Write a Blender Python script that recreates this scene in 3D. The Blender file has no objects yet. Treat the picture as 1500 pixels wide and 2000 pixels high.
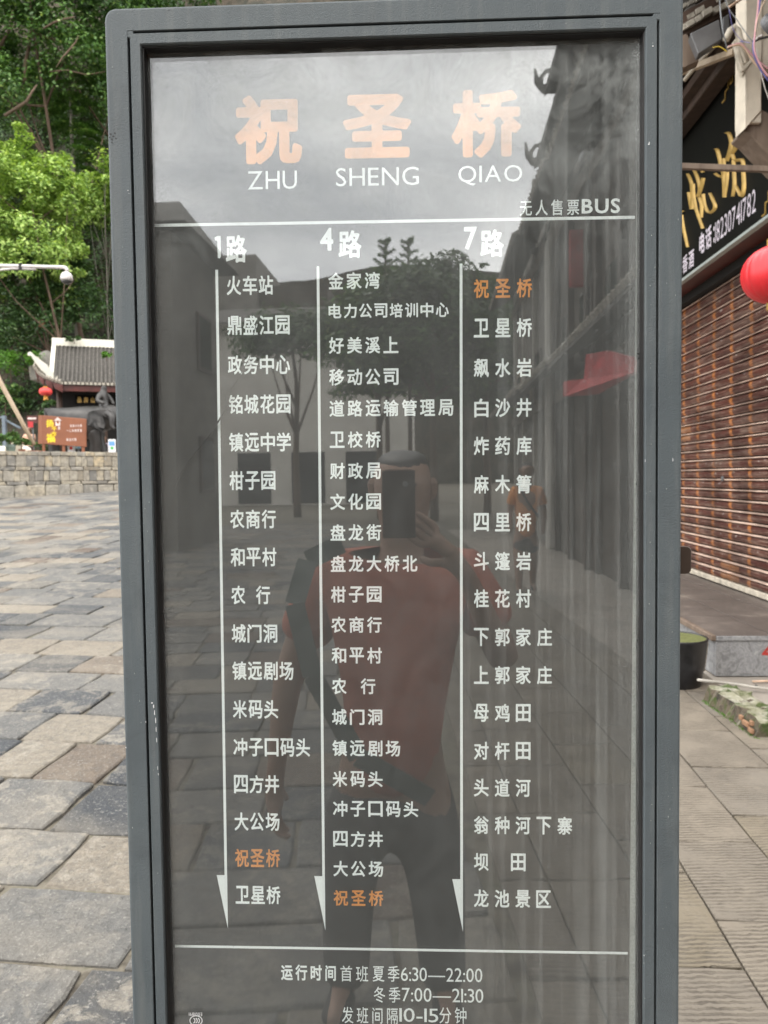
import bpy, bmesh, math, random
import numpy as np
from mathutils import Vector, Matrix, noise
from mathutils.geometry import tessellate_polygon
R = math.radians
SC = bpy.context.scene
COL = SC.collection
rnd = random.Random(7)
NR = np.random.default_rng(5)

# ------------------------------------------------------------------ camera
F = 1500.0                                   # focal length in pixels of the 1500 x 2000 photograph
dn = Vector((430, 33500, 1500)).normalized()  # plumb direction seen from the camera (right, down, forward)
Zc = -dn
ez = Vector((0, 0, 1))
Yc = (ez - ez.dot(Zc) * Zc).normalized()
Xc = Yc.cross(Zc)
CAM = Vector((0, 0, 1.5))
def wv(v):
    v = Vector(v); return Vector((v.dot(Xc), v.dot(Yc), v.dot(Zc)))
def ray(px, py): return wv((px - 750, py - 1000, F))
def at(px, py, Y):
    r = ray(px, py); return CAM + r * (Y / r.y)
def at_x(px, py, X):
    r = ray(px, py); return CAM + r * (X / r.x)
def at_z(px, py, z=0.0):
    r = ray(px, py); return CAM + r * ((z - CAM.z) / r.z)
cd = bpy.data.cameras.new('camera'); cam = bpy.data.objects.new('camera', cd); COL.objects.link(cam)
rt, up, bk = wv((1, 0, 0)), wv((0, -1, 0)), wv((0, 0, -1))
M = Matrix((rt, up, bk)).transposed().to_4x4(); M.translation = CAM
cam.matrix_world = M
cd.sensor_fit = 'HORIZONTAL'; cd.sensor_width = 36; cd.lens = 36
cd.clip_start = 0.02; cd.clip_end = 2000
cd.dof.use_dof = True; cd.dof.focus_distance = 0.88; cd.dof.aperture_fstop = 17
SC.camera = cam

# ------------------------------------------------------------------ world, sun, exposure
W = bpy.data.worlds.new('World'); SC.world = W; W.use_nodes = True
nt = W.node_tree; nt.nodes.clear()
N, L = nt.nodes.new, nt.links.new
out = N('ShaderNodeOutputWorld'); bg = N('ShaderNodeBackground'); L(bg.outputs[0], out.inputs[0])
SUN_EL, SUN_AZ = R(52), R(205)               # azimuth clockwise from +Y: behind the camera, to the left
sk = N('ShaderNodeTexSky'); sk.sky_type = 'NISHITA'; sk.sun_disc = False
sk.sun_elevation = SUN_EL; sk.sun_rotation = SUN_AZ; sk.air_density = 1; sk.dust_density = 3
tc = N('ShaderNodeTexCoord'); mp = N('ShaderNodeMapping'); mp.inputs['Scale'].default_value = (1, 1, 2.6)
L(tc.outputs['Generated'], mp.inputs[0])
n1 = N('ShaderNodeTexNoise'); n1.inputs['Scale'].default_value = 2.6; n1.inputs['Detail'].default_value = 6; n1.inputs['Roughness'].default_value = .5
L(mp.outputs[0], n1.inputs['Vector'])
cr = N('ShaderNodeValToRGB'); cr.color_ramp.elements[0].position = .34; cr.color_ramp.elements[1].position = .64
cr.color_ramp.elements[0].color = (10.4, 10.7, 11.0, 1); cr.color_ramp.elements[1].color = (22.5, 22.4, 22.0, 1)
L(n1.outputs['Fac'], cr.inputs[0])
mx = N('ShaderNodeMix'); mx.data_type = 'RGBA'; mx.inputs[0].default_value = .9
L(sk.outputs[0], mx.inputs[6]); L(cr.outputs[0], mx.inputs[7])
L(mx.outputs[2], bg.inputs[0]); bg.inputs[1].default_value = 0.15
sd = bpy.data.lights.new('sun', 'SUN'); sd.energy = 1.1; sd.angle = R(18); sd.color = (1, .95, .86)
so = bpy.data.objects.new('sun', sd); COL.objects.link(so)
sdir = Vector((math.sin(SUN_AZ) * math.cos(SUN_EL), math.cos(SUN_AZ) * math.cos(SUN_EL), math.sin(SUN_EL)))
so.rotation_euler = sdir.to_track_quat('Z', 'Y').to_euler(); so.location = (0, 0, 30)
SC.view_settings.view_transform = 'Standard'; SC.view_settings.look = 'None'
SC.view_settings.exposure = 0.58; SC.view_settings.gamma = 1; SC.view_settings.use_curve_mapping = False
SC.cycles.max_bounces = 8; SC.cycles.transparent_max_bounces = 12; SC.cycles.caustics_reflective = False; SC.cycles.caustics_refractive = False

# ------------------------------------------------------------------ helpers: objects
def link(o, parent=None):
    COL.objects.link(o)
    if parent is not None: o.parent = parent
    return o
def tag(o, label=None, cat=None, group=None, kind=None):
    if label: o['label'] = label
    if cat: o['category'] = cat
    if group: o['group'] = group
    if kind: o['kind'] = kind
    return o
def empty(name, loc, label, cat, group=None, rz=0):
    o = bpy.data.objects.new(name, None); o.empty_display_size = .1; link(o)
    o.location = loc; o.rotation_euler = (0, 0, rz)
    return tag(o, label, cat, group)
def mesh_obj(name, me, mat=None, parent=None, smooth=False):
    if mat is not None and not me.materials: me.materials.append(mat)
    if smooth: me.polygons.foreach_set('use_smooth', [True] * len(me.polygons))
    return link(bpy.data.objects.new(name, me), parent)
class MB:
    """collects boxes, tubes, prisms and lathes, and links them as one mesh"""
    def __init__(s): s.v = []; s.f = []
    def add(s, vs, fs):
        b = len(s.v); s.v += [tuple(v) for v in vs]; s.f += [tuple(i + b for i in f) for f in fs]; return s
    def box(s, lo, hi, rz=0, org=(0, 0, 0)):
        x0, y0, z0 = lo; x1, y1, z1 = hi
        vs = [Vector(p) for p in ((x0,y0,z0),(x1,y0,z0),(x1,y1,z0),(x0,y1,z0),(x0,y0,z1),(x1,y0,z1),(x1,y1,z1),(x0,y1,z1))]
        if rz:
            m = Matrix.Rotation(rz, 3, 'Z'); o = Vector(org); vs = [m @ (v - o) + o for v in vs]
        return s.add(vs, [(0,3,2,1),(4,5,6,7),(0,1,5,4),(1,2,6,5),(2,3,7,6),(3,0,4,7)])
    def beam(s, a, b, w, h, upv=(0, 0, 1)):
        a, b = Vector(a), Vector(b); d = (b - a).normalized(); u = Vector(upv)
        sx = d.cross(u)
        if sx.length < 1e-4: sx = d.cross(Vector((1, 0, 0)))
        sx.normalize(); u = sx.cross(d).normalized()
        vs = []
        for p in (a, b):
            for i, j in ((-1,-1),(1,-1),(1,1),(-1,1)): vs.append(p + sx * (i * w / 2) + u * (j * h / 2))
        return s.add(vs, [(3,2,1,0),(4,5,6,7),(0,1,5,4),(1,2,6,5),(2,3,7,6),(3,0,4,7)])
    def tube(s, pts, rad, n=8, cap=True):
        pts = [Vector(p) for p in pts]
        rads = rad if isinstance(rad, (list, tuple)) else [rad] * len(pts)
        vs = []; fs = []; pu = None
        for i, p in enumerate(pts):
            d = (pts[min(i + 1, len(pts) - 1)] - pts[max(i - 1, 0)])
            d = d.normalized() if d.length > 1e-9 else Vector((0, 0, 1))
            if pu is None:
                pu = d.cross(Vector((0, 0, 1)))
                if pu.length < .05: pu = d.cross(Vector((1, 0, 0)))
            pu = (pu - d * pu.dot(d)).normalized(); w = d.cross(pu)
            for k in range(n):
                a = 2 * math.pi * k / n; vs.append(p + (pu * math.cos(a) + w * math.sin(a)) * rads[i])
        for i in range(len(pts) - 1):
            for k in range(n):
                k2 = (k + 1) % n; fs.append((i*n+k, i*n+k2, (i+1)*n+k2, (i+1)*n+k))
        if cap: fs.append(tuple(range(n - 1, -1, -1))); fs.append(tuple((len(pts)-1)*n + k for k in range(n)))
        return s.add(vs, fs)
    def lathe(s, prof, c=(0, 0, 0), n=20, sy=1.0):
        c = Vector(c); vs = []; fs = []
        for r, z in prof:
            for k in range(n):
                a = 2 * math.pi * k / n; vs.append(c + Vector((r * math.cos(a), sy * r * math.sin(a), z)))
        for i in range(len(prof) - 1):
            for k in range(n):
                k2 = (k + 1) % n; fs.append((i*n+k, i*n+k2, (i+1)*n+k2, (i+1)*n+k))
        fs.append(tuple(range(n - 1, -1, -1))); fs.append(tuple((len(prof)-1)*n + k for k in range(n)))
        return s.add(vs, fs)
    def prism(s, poly, ext):
        """poly: 3-D points of one face; ext: vector of the thickness"""
        n = len(poly); e = Vector(ext); a = [Vector(p) for p in poly]; b = [p + e for p in a]
        return s.add(a + b, [tuple(range(n - 1, -1, -1)), tuple(range(n, 2 * n))] + [(i, (i+1) % n, n + (i+1) % n, n + i) for i in range(n)])
    def mesh(s, name):
        me = bpy.data.meshes.new(name); me.from_pydata(s.v, [], s.f); me.update(); return me
    def build(s, name, mat, parent=None, smooth=False, bevel=0, seg=1, origin=None):
        me = s.mesh(name)
        if origin is not None:
            o = Vector(origin); me.transform(Matrix.Translation(-o))
        if bevel:
            bm = bmesh.new(); bm.from_mesh(me)
            bmesh.ops.recalc_face_normals(bm, faces=bm.faces)
            es = [e for e in bm.edges if len(e.link_faces) == 2 and e.calc_face_angle(0) > .6]
            bmesh.ops.bevel(bm, geom=es, offset=bevel, segments=seg, affect='EDGES', profile=.5)
            bm.to_mesh(me); bm.free()
        ob = mesh_obj(name, me, mat, parent, smooth)
        if origin is not None: ob.location = origin
        return ob

# ------------------------------------------------------------------ helpers: materials
class MT:
    def __init__(s, name):
        s.m = bpy.data.materials.new(name); s.m.use_nodes = True; s.t = s.m.node_tree
        s.p = s.t.nodes['Principled BSDF']; s.out = s.t.nodes['Material Output']; s._c = {}
    def n(s, typ, **kw):
        x = s.t.nodes.new('ShaderNode' + typ)
        for k, v in kw.items():
            if isinstance(v, bpy.types.NodeSocket): s.t.links.new(v, x.inputs[k])
            elif k in x.inputs: x.inputs[k].default_value = v
            else: setattr(x, k, v)
        return x
    def l(s, a, b): s.t.links.new(a, b)
    def co(s, kind='Object', scale=(1, 1, 1)):
        t = s._c.get(kind) or s.n('TexCoord'); s._c[kind] = t
        return s.n('Mapping', Vector=t.outputs[kind], Scale=scale).outputs[0]
    def wco(s, scale=(1, 1, 1)):
        g = s.n('NewGeometry'); return s.n('Mapping', Vector=g.outputs['Position'], Scale=scale).outputs[0]
    def noise(s, vec, scale, detail=4, rough=.55, dist=0):
        return s.n('TexNoise', Vector=vec, Scale=scale, Detail=detail, Roughness=rough, Distortion=dist).outputs['Fac']
    def ramp(s, fac, stops):
        r = s.n('ValToRGB'); e = r.color_ramp.elements
        while len(e) < len(stops): e.new(.5)
        for i, (p, c) in enumerate(stops):
            e[i].position = p; e[i].color = (*c, 1) if isinstance(c, (tuple, list)) else (c, c, c, 1)
        s.l(fac, r.inputs[0]); return r.outputs[0]
    def mix(s, f, a, b, mode='MIX'):
        x = s.n('Mix', data_type='RGBA', blend_type=mode)
        for v, i in ((f, 0), (a, 6), (b, 7)):
            if isinstance(v, bpy.types.NodeSocket): s.l(v, x.inputs[i])
            else: x.inputs[i].default_value = v if i == 0 else ((*v, 1) if isinstance(v, (tuple, list)) else (v, v, v, 1))
        return x.outputs[2]
    def math(s, op, a, b=0.0):
        x = s.n('Math', operation=op)
        for v, i in ((a, 0), (b, 1)):
            if isinstance(v, bpy.types.NodeSocket): s.l(v, x.inputs[i])
            else: x.inputs[i].default_value = v
        return x.outputs[0]
    def rand(s):
        a = s.n('ObjectInfo').outputs['Random']; b = s.n('NewGeometry').outputs['Random Per Island']
        return s.math('FRACT', s.math('ADD', a, b))
    def rand2(s):
        return s.math('FRACT', s.math('MULTIPLY', s.rand(), 37.31))
    def bump(s, h, strength=.3, dist=.01):
        b = s.n('Bump', Strength=strength, Distance=dist, Height=h); s.l(b.outputs[0], s.p.inputs['Normal'])
    def set(s, col=None, rough=None, metal=None, spec=None):
        for k, v in (('Base Color', col), ('Roughness', rough), ('Metallic', metal), ('Specular IOR Level', spec)):
            if v is None: continue
            if isinstance(v, bpy.types.NodeSocket): s.l(v, s.p.inputs[k])
            else: s.p.inputs[k].default_value = (*v, 1) if k == 'Base Color' else v
        return s
def simple(name, col, rough=.6, metal=0, var=.25, scale=6, bump=0, spec=.5):
    t = MT(name); c = t.co('Object'); nf = t.noise(c, scale, 5, .6)
    dark = tuple(x * (1 - var) for x in col); lite = tuple(min(1, x * (1 + var)) for x in col)
    t.set(t.ramp(nf, [(.3, dark), (.7, lite)]), rough, metal, spec)
    if bump: t.bump(t.noise(c, scale * 6, 4), bump, .005)
    return t.m

# ------------------------------------------------------------------ helpers: lettering
_gc = {}
_raw = {}
def raw_glyph(ch):
    if ch not in _raw:
        fc = bpy.data.curves.new('glyph', 'FONT'); fc.resolution_u = 3; fc.body = ch
        fo = bpy.data.objects.new('glyph', fc); me = fo.to_mesh()
        V = np.array([(v.co.x, v.co.y) for v in me.vertices]); Fs = [tuple(p.vertices) for p in me.polygons]
        fo.to_mesh_clear(); bpy.data.objects.remove(fo); bpy.data.curves.remove(fc)
        _raw[ch] = (V, Fs)
    return _raw[ch]
def glyph(ch, off):
    """outline of one character, its strokes thickened by off (in ems) with round ends"""
    k = (ch, off)
    if k in _gc: return _gc[k]
    V, Fs = raw_glyph(ch); T = np.array([(f[0], f[i], f[i + 1]) for f in Fs for i in range(1, len(f) - 1)])
    if off <= 0.0001: _gc[k] = ([tuple(p) for p in V], Fs); return _gc[k]
    cnt = {}
    for f in Fs:
        for i in range(len(f)):
            e = (f[i], f[(i + 1) % len(f)]); q = (min(e), max(e)); cnt[q] = cnt.get(q, 0) + 1
    # merge coincident points so that shared edges count twice
    key = {}; rep = []
    for i, p in enumerate(V): rep.append(key.setdefault((round(p[0], 5), round(p[1], 5)), i))
    c2 = {}
    for (a, b), n in cnt.items():
        q = (min(rep[a], rep[b]), max(rep[a], rep[b])); c2[q] = c2.get(q, 0) + n
    E = np.array([q for q, n in c2.items() if n == 1 and q[0] != q[1]])
    st = .0115; x0, y0 = V.min(0) - off - 2 * st; x1, y1 = V.max(0) + off + 2 * st
    nx_, ny_ = int((x1 - x0) / st) + 2, int((y1 - y0) / st) + 2
    gx_, gy_ = np.meshgrid(x0 + np.arange(nx_) * st, y0 + np.arange(ny_) * st); Pn = np.stack([gx_.ravel(), gy_.ravel()], 1)
    A = V[E[:, 0]]; B = V[E[:, 1]]; AB = B - A; l2 = (AB ** 2).sum(1) + 1e-12
    d = np.full(len(Pn), 9.0)
    for a, ab, l in zip(A, AB, l2):
        t = np.clip(((Pn - a) @ ab) / l, 0, 1); d = np.minimum(d, np.hypot(*(Pn - a - t[:, None] * ab).T))
    ins = np.zeros(len(Pn), bool)
    for t in T:
        p, q, r = V[t]; s1 = (q[0]-p[0])*(Pn[:,1]-p[1])-(q[1]-p[1])*(Pn[:,0]-p[0]); s2 = (r[0]-q[0])*(Pn[:,1]-q[1])-(r[1]-q[1])*(Pn[:,0]-q[0]); s3 = (p[0]-r[0])*(Pn[:,1]-r[1])-(p[1]-r[1])*(Pn[:,0]-r[0])
        ins |= ((s1 >= 0) & (s2 >= 0) & (s3 >= 0)) | ((s1 <= 0) & (s2 <= 0) & (s3 <= 0))
    D = np.where(ins, -d, d).reshape(ny_, nx_) - off
    D[np.abs(D) < 1e-7] = 1e-7
    # marching squares
    seg = {}
    def cr(j, i, j2, i2):
        a, b = D[j, i], D[j2, i2]; t = a / (a - b); return ((j, i, j2, i2), (x0 + (i + (i2 - i) * t) * st, y0 + (j + (j2 - j) * t) * st))
    pos = {}
    for j in range(ny_ - 1):
        row = D[j:j+2]; m = (row < 0); act = np.nonzero((m[0, :-1] != m[0, 1:]) | (m[1, :-1] != m[1, 1:]) | (m[0, :-1] != m[1, :-1]))[0]
        for i in act:
            c = [(j, i), (j, i + 1), (j + 1, i + 1), (j + 1, i)]; ins4 = [D[q] < 0 for q in c]; cuts = []
            for k_ in range(4):
                p, q = c[k_], c[(k_ + 1) % 4]
                if ins4[k_] != ins4[(k_ + 1) % 4]:
                    lo, hi = (p, q) if p < q else (q, p); kk, xy = cr(*lo, *hi); pos[kk] = xy; cuts.append((kk, ins4[k_]))
            # from a cut leaving the inside to the next cut entering it (inside on the left)
            n = len(cuts)
            for q in range(n):
                if cuts[q][1]: 
                    seg[cuts[q][0]] = cuts[(q + (1 if n == 2 else 1)) % n][0] if n == 2 else cuts[(q + 1) % n][0]
    loops = []
    while seg:
        s0 = next(iter(seg)); L_ = [s0]; nx2 = seg.pop(s0)
        while nx2 in seg: L_.append(nx2); nx2 = seg.pop(nx2)
        if len(L_) > 5: loops.append([pos[q] for q in L_])
    def simp(P):
        P = np.array(P); keep = [0]; n = len(P); i = 0
        while i < n - 1:
            j = min(n - 1, i + 14)
            while j > i + 1:
                a, b = P[i], P[j]; ab = b - a; l = np.hypot(*ab) + 1e-9; dd = np.abs((P[i+1:j, 0] - a[0]) * ab[1] - (P[i+1:j, 1] - a[1]) * ab[0]) / l
                if dd.max() < .0028: break
                j -= 1
            keep.append(j); i = j
        return [tuple(P[q]) for q in keep]
    loops = [simp(l) for l in loops]; loops = [l for l in loops if len(l) > 2]
    cu = bpy.data.curves.new('outline', 'CURVE'); cu.dimensions = '2D'; cu.fill_mode = 'BOTH'
    for l in loops:
        sp = cu.splines.new('POLY'); sp.points.add(len(l) - 1); sp.use_cyclic_u = True
        for p_, q in zip(sp.points, l): p_.co = (q[0], q[1], 0, 1)
    fo = bpy.data.objects.new('outline', cu); me = fo.to_mesh()
    _gc[k] = ([(v.co.x, v.co.y) for v in me.vertices], [tuple(p.vertices) for p in me.polygons])
    fo.to_mesh_clear(); bpy.data.objects.remove(fo); bpy.data.curves.remove(cu)
    return _gc[k]
def text_polys(s, off, cell_w, cell_h, pitch, latin=False):
    """upright text in the x/z plane from x=0, centred on z=0; CJK glyphs fill their cells"""
    V = []; Fc = []; x = 0
    for ch in s:
        if ch in ' \u3000': x += pitch if not latin else cell_w * .35; continue
        v, f = glyph(ch, off); b = len(V)
        if latin:
            x0 = min(p[0] for p in v); x1 = max(p[0] for p in v); sc = cell_h / .72
            wsc = cell_w
            V += [(x + (p[0] - x0) * sc * wsc, (p[1] - .35) * sc) for p in v]
            x += (x1 - x0) * sc * wsc + pitch
        else:
            V += [(x + p[0] * cell_w, (p[1] - .38) * cell_h) for p in v]; x += pitch
        Fc += [tuple(i + b for i in q) for q in f]
    return V, Fc
def text_fit(s, off, x0, x1, z0, z1, gap=.12, latin=False):
    """text stretched to the box x0..x1, z0..z1"""
    V, Fc = text_polys(s, off, 1.0 if latin else .92, .72 if latin else 1.0, gap if latin else 1 + gap, latin)
    a = min(p[0] for p in V); b = max(p[0] for p in V); c = min(p[1] for p in V); d = max(p[1] for p in V)
    return [((p[0]-a)/(b-a)*(x1-x0)+x0, (p[1]-c)/(d-c)*(z1-z0)+z0) for p in V], Fc
def flat_obj(name, VF, y, mat, parent=None):
    """a printed shape: polygons in the parent's x/z plane at depth y"""
    V, Fc = VF; me = bpy.data.meshes.new(name)
    cx = sum(p[0] for p in V) / len(V); cz = sum(p[1] for p in V) / len(V)
    me.from_pydata([(p[0] - cx, 0, p[1] - cz) for p in V], [], Fc); me.update()
    o = mesh_obj(name, me, mat, parent); o.location = (cx, y, cz); return o

# ------------------------------------------------------------------ materials
def m_paving():
    t = MT('paving stone'); w = t.wco(); r = t.rand(); r2 = t.rand2()
    base = t.ramp(r, [(0, (.06, .065, .073)), (.18, (.085, .089, .096)), (.24, (.165, .16, .152)), (.5, (.225, .212, .192)), (.64, (.115, .116, .115)), (.76, (.32, .275, .215)), (.90, (.29, .245, .19)), (.97, (.13, .085, .06)), (1, (.11, .075, .055))])
    big = t.noise(w, 5.5, 8, .72, .8); fine = t.noise(t.wco((1, 1, 1)), 20, 9, .78, .6)
    patch = t.ramp(big, [(.50, 0.0), (.56, 1.0)])
    c = t.mix(t.math('MULTIPLY', patch, t.math('MULTIPLY', r2, .8)), base, (.40, .355, .29))
    c = t.mix(t.ramp(fine, [(.36, .85), (.58, 0.0)]), c, t.mix(.6, base, (.04, .04, .042)))
    c = t.mix(t.ramp(t.noise(w, 1.1, 5, .6, .5), [(.5, 0.0), (.7, .4)]), c, (.42, .36, .28))
    c = t.mix(t.ramp(t.noise(w, 70, 6, .75), [(.55, 0.0), (.66, .7)]), c, (.46, .43, .38))
    c = t.mix(t.ramp(t.noise(w, 26, 8, .8, 1.5), [(.60, 0.0), (.64, .8)]), c, (.035, .033, .03))
    c = t.mix(1.0, c, (.80, .81, .815), 'MULTIPLY')
    t.set(c, t.ramp(fine, [(.3, .6), (.7, .85)])); t.bump(t.math('ADD', t.math('MULTIPLY', fine, 1.2), t.noise(w, 60, 4)), .9, .012); return t.m
def m_slab():
    t = MT('chiselled slab'); mp_ = t.co('Object', (1, 1, 1)); w = t.wco(); r = t.rand()
    base = t.ramp(r, [(0, (.215, .195, .168)), (.45, (.255, .228, .19)), (.7, (.215, .20, .18)), (.93, (.245, .215, .165)), (1, (.21, .185, .14))])
    nz = t.noise(w, 9, 6, .65, .5)
    wob = t.n('VectorMath', operation='ADD', ); t.l(mp_, wob.inputs[0])
    dn_ = t.n('TexNoise', Scale=7.0, Detail=3.0); t.l(mp_, dn_.inputs['Vector'])
    sc_ = t.n('VectorMath', operation='SCALE'); t.l(dn_.outputs['Color'], sc_.inputs[0]); sc_.inputs['Scale'].default_value = .035
    t.l(sc_.outputs[0], wob.inputs[1])
    wave = t.n('TexWave', wave_type='BANDS', bands_direction='Y', wave_profile='SIN', Vector=wob.outputs[0], Scale=14.0, Distortion=2.2, Detail=3.0)
    wave.inputs['Detail Scale'].default_value = 3.0
    chis = t.ramp(wave.outputs['Fac'], [(.22, 0.0), (.5, 1.0)])
    worn = t.ramp(t.noise(w, 4.5, 5, .6), [(.38, 0.0), (.56, 1.0)])
    gr = t.math('MULTIPLY', t.math('SUBTRACT', 1.0, chis), worn)
    c = t.mix(t.math('MULTIPLY', gr, .9), base, (.095, .082, .068))
    c = t.mix(t.ramp(nz, [(.4, 0.0), (.7, .5)]), c, (.31, .28, .235))
    c = t.mix(t.ramp(t.noise(w, 55, 4, .7), [(.55, 0.0), (.75, .5)]), c, (.13, .118, .10))
    c = t.mix(1.0, c, (.80, .755, .70), 'MULTIPLY')
    t.set(c, .8); h = t.math('ADD', t.math('MULTIPLY', gr, -1.0), t.math('MULTIPLY', t.noise(w, 45, 5), .5)); t.bump(h, .8, .008); return t.m
def m_ground():
    t = MT('mortar and earth'); w = t.wco()
    c = t.ramp(t.noise(w, 8, 6, .6), [(.35, (.06, .05, .038)), (.55, (.17, .15, .115)), (.7, (.07, .075, .04))])
    t.set(c, .95); t.bump(t.noise(w, 40, 5), .6, .01); return t.m
def m_concrete():
    t = MT('worn concrete'); w = t.wco()
    c = t.ramp(t.noise(w, 2.5, 7, .62), [(.3, (.24, .215, .185)), (.65, (.35, .31, .265))])
    c = t.mix(t.ramp(t.noise(w, 30, 5, .7), [(.5, 0.0), (.72, .5)]), c, (.18, .16, .135))
    t.set(c, .85); t.bump(t.noise(w, 60, 5), .35, .004); return t.m
def m_wallstone():
    t = MT('wall stone'); w = t.wco(); r = t.rand()
    base = t.ramp(r, [(0, (.17, .165, .155)), (.25, (.30, .275, .235)), (.5, (.46, .40, .30)), (.75, (.34, .32, .28)), (.92, (.56, .45, .29)), (1, (.15, .148, .145))])
    c = t.mix(t.ramp(t.noise(w, 9, 6, .65), [(.42, 0.0), (.62, .75)]), base, (.20, .185, .16))
    c = t.mix(t.ramp(t.noise(w, 4, 4, .6), [(.55, 0.0), (.7, .6)]), c, (.50, .46, .38))
    t.set(c, .85); t.bump(t.noise(w, 20, 5), .6, .02); return t.m
def m_powder():
    t = MT('slate grey powder coat'); c = t.co('Object'); w = t.wco()
    big = t.noise(c, 3, 4, .6); sp = t.noise(c, 900, 2, .5)
    col = t.ramp(big, [(.3, (.078, .094, .103)), (.7, (.105, .121, .128))])
    col = t.mix(t.ramp(t.noise(c, 45, 6, .7, 1.0), [(.69, 0.0), (.74, .55)]), col, (.08, .09, .095))
    st = t.noise(t.co('Object', (60, 60, 4)), 1.0, 4, .6)
    col = t.mix(t.ramp(st, [(.5, 0.0), (.75, .35)]), col, (.20, .205, .195))
    col = t.mix(t.ramp(t.noise(c, 16, 7, .72, .8), [(.5, 0.0), (.68, .4)]), col, (.065, .074, .08))
    col = t.mix(t.ramp(t.noise(c, 260, 3, .5), [(.75, 0.0), (.79, .7)]), col, (.5, .5, .48))
    t.set(col, t.ramp(big, [(.3, .5), (.7, .62)]), 0, .35)
    t.bump(t.math('ADD', sp, t.math('MULTIPLY', t.noise(c, 420, 2), .8)), .6, .0008); return t.m
def m_poster():
    t = MT('printed poster'); c = t.co('Object')
    lines = t.n('TexWave', wave_type='BANDS', bands_direction='Z', wave_profile='SIN', Vector=t.co('Object'), Scale=150.0, Distortion=.3)
    nz = t.noise(t.co('Object', (5, 1, 260)), 1.0, 4, .6)
    col = t.mix(t.math('MULTIPLY', lines.outputs['Fac'], .45), (.040, .041, .041), (.026, .027, .027))
    col = t.mix(t.ramp(nz, [(.35, .5), (.7, 0.0)]), col, (.036, .035, .033))
    t.set(col, .75, 0, .2); return t.m
def m_print(name, c, v=.1):
    t = MT(name); t.set(t.ramp(t.noise(t.co('Object'), 30, 3), [(.3, tuple(x*(1-v) for x in c)), (.7, c)]), .6, 0, .2); return t.m
def m_glass():
    t = MT('dusty glass'); t.t.nodes.remove(t.p)
    tr = t.n('BsdfTransparent', Color=(.985, .99, .985, 1)); gl = t.n('BsdfGlossy', Color=(1, 1, 1, 1), Roughness=.012)
    bp = t.n('Bump', Strength=.08, Distance=.00012, Height=t.noise(t.co('Object'), 5, 1)); t.l(bp.outputs[0], gl.inputs['Normal'])
    fr = t.n('LayerWeight', Blend=.5); m1 = t.n('MixShader'); t.l(t.math('ADD', t.math('MULTIPLY', t.math('POWER', fr.outputs['Facing'], 5.0), .9), .094), m1.inputs[0]); t.l(tr.outputs[0], m1.inputs[1]); t.l(gl.outputs[0], m1.inputs[2])
    # dust, runs and wipe marks; the object's x goes from -0.28 to 0.28, z over its height
    co = t.co('Object'); sx = t.n('SeparateXYZ', Vector=co)
    runs = t.ramp(t.noise(t.co('Object', (70, 1, 1.3)), 1.0, 5, .65, .3), [(.5, 0.0), (.72, 1.0)])
    fine = t.ramp(t.noise(t.co('Object', (1, 1, .6)), 240, 3, .6), [(.6, 0.0), (.78, 1.0)])
    side = t.n('MapRange', Value=sx.outputs['X']); side.inputs[1].default_value = 0.02; side.inputs[2].default_value = .25
    low = t.n('MapRange', Value=sx.outputs['Z']); low.inputs[1].default_value = -.25; low.inputs[2].default_value = -.62
    top = t.n('MapRange', Value=sx.outputs['Z']); top.inputs[1].default_value = .34; top.inputs[2].default_value = .56
    haze = t.ramp(t.noise(co, 11, 8, .72, 1.6), [(.42, 0.0), (.62, 1.0)])
    edge = t.n('MapRange', Value=t.math('ABSOLUTE', sx.outputs['X'])); edge.inputs[1].default_value = .24; edge.inputs[2].default_value = .272
    a = t.math('MULTIPLY', t.math('MULTIPLY', runs, side.outputs[0]), .13)
    a = t.math('ADD', a, t.math('MULTIPLY', fine, t.math('ADD', .02, t.math('MULTIPLY', side.outputs[0], .16))))
    a = t.math('ADD', a, t.math('MULTIPLY', t.math('MULTIPLY', haze, top.outputs[0]), .20))
    a = t.math('ADD', a, t.math('MULTIPLY', t.math('MULTIPLY', t.ramp(t.noise(co, 420, 4, .7), [(.45, 0.0), (.65, 1.0)]), edge.outputs[0]), .22))
    a = t.math('ADD', a, t.math('MULTIPLY', low.outputs[0], .025)); a = t.math('ADD', a, t.math('MULTIPLY', haze, .02))
    a = t.math('ADD', a, .026)
    df = t.n('BsdfDiffuse', Color=(.50, .52, .51, 1)); m2 = t.n('MixShader'); t.l(a, m2.inputs[0]); t.l(m1.outputs[0], m2.inputs[1]); t.l(df.outputs[0], m2.inputs[2])
    t.l(m2.outputs[0], t.out.inputs[0]); return t.m
def m_leaf(name, stops, rough=.45, trans=.25):
    t = MT(name); t.set(t.ramp(t.rand(), stops), rough, 0, .35)
    tl = t.n('BsdfTranslucent'); t.l(t.mix(1.0, t.ramp(t.rand(), stops), (1.25, 1.3, .6), 'MULTIPLY'), tl.inputs[0])
    ms = t.n('MixShader'); ms.inputs[0].default_value = trans; t.l(t.p.outputs[0], ms.inputs[1]); t.l(tl.outputs[0], ms.inputs[2]); t.l(ms.outputs[0], t.out.inputs[0]); return t.m
def m_rock():
    t = MT('mossy cliff rock'); w = t.wco((1, 1, .5))
    c = t.ramp(t.noise(w, .9, 8, .65, .8), [(.3, (.012, .017, .008)), (.45, (.035, .032, .02)), (.6, (.085, .065, .046)), (.75, (.02, .03, .010))])
    t.set(c, .95); t.bump(t.noise(w, 3, 8, .7), 1, .3); return t.m
def m_wood(name, c0, c1, rough=.6, scale=1):
    t = MT(name); n_ = t.noise(t.co('Object', (14 * scale, 14 * scale, 1.5 * scale)), 1.0, 5, .6, .4)
    t.set(t.ramp(n_, [(.3, c0), (.7, c1)]), rough); t.bump(n_, .3, .004); return t.m
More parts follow.
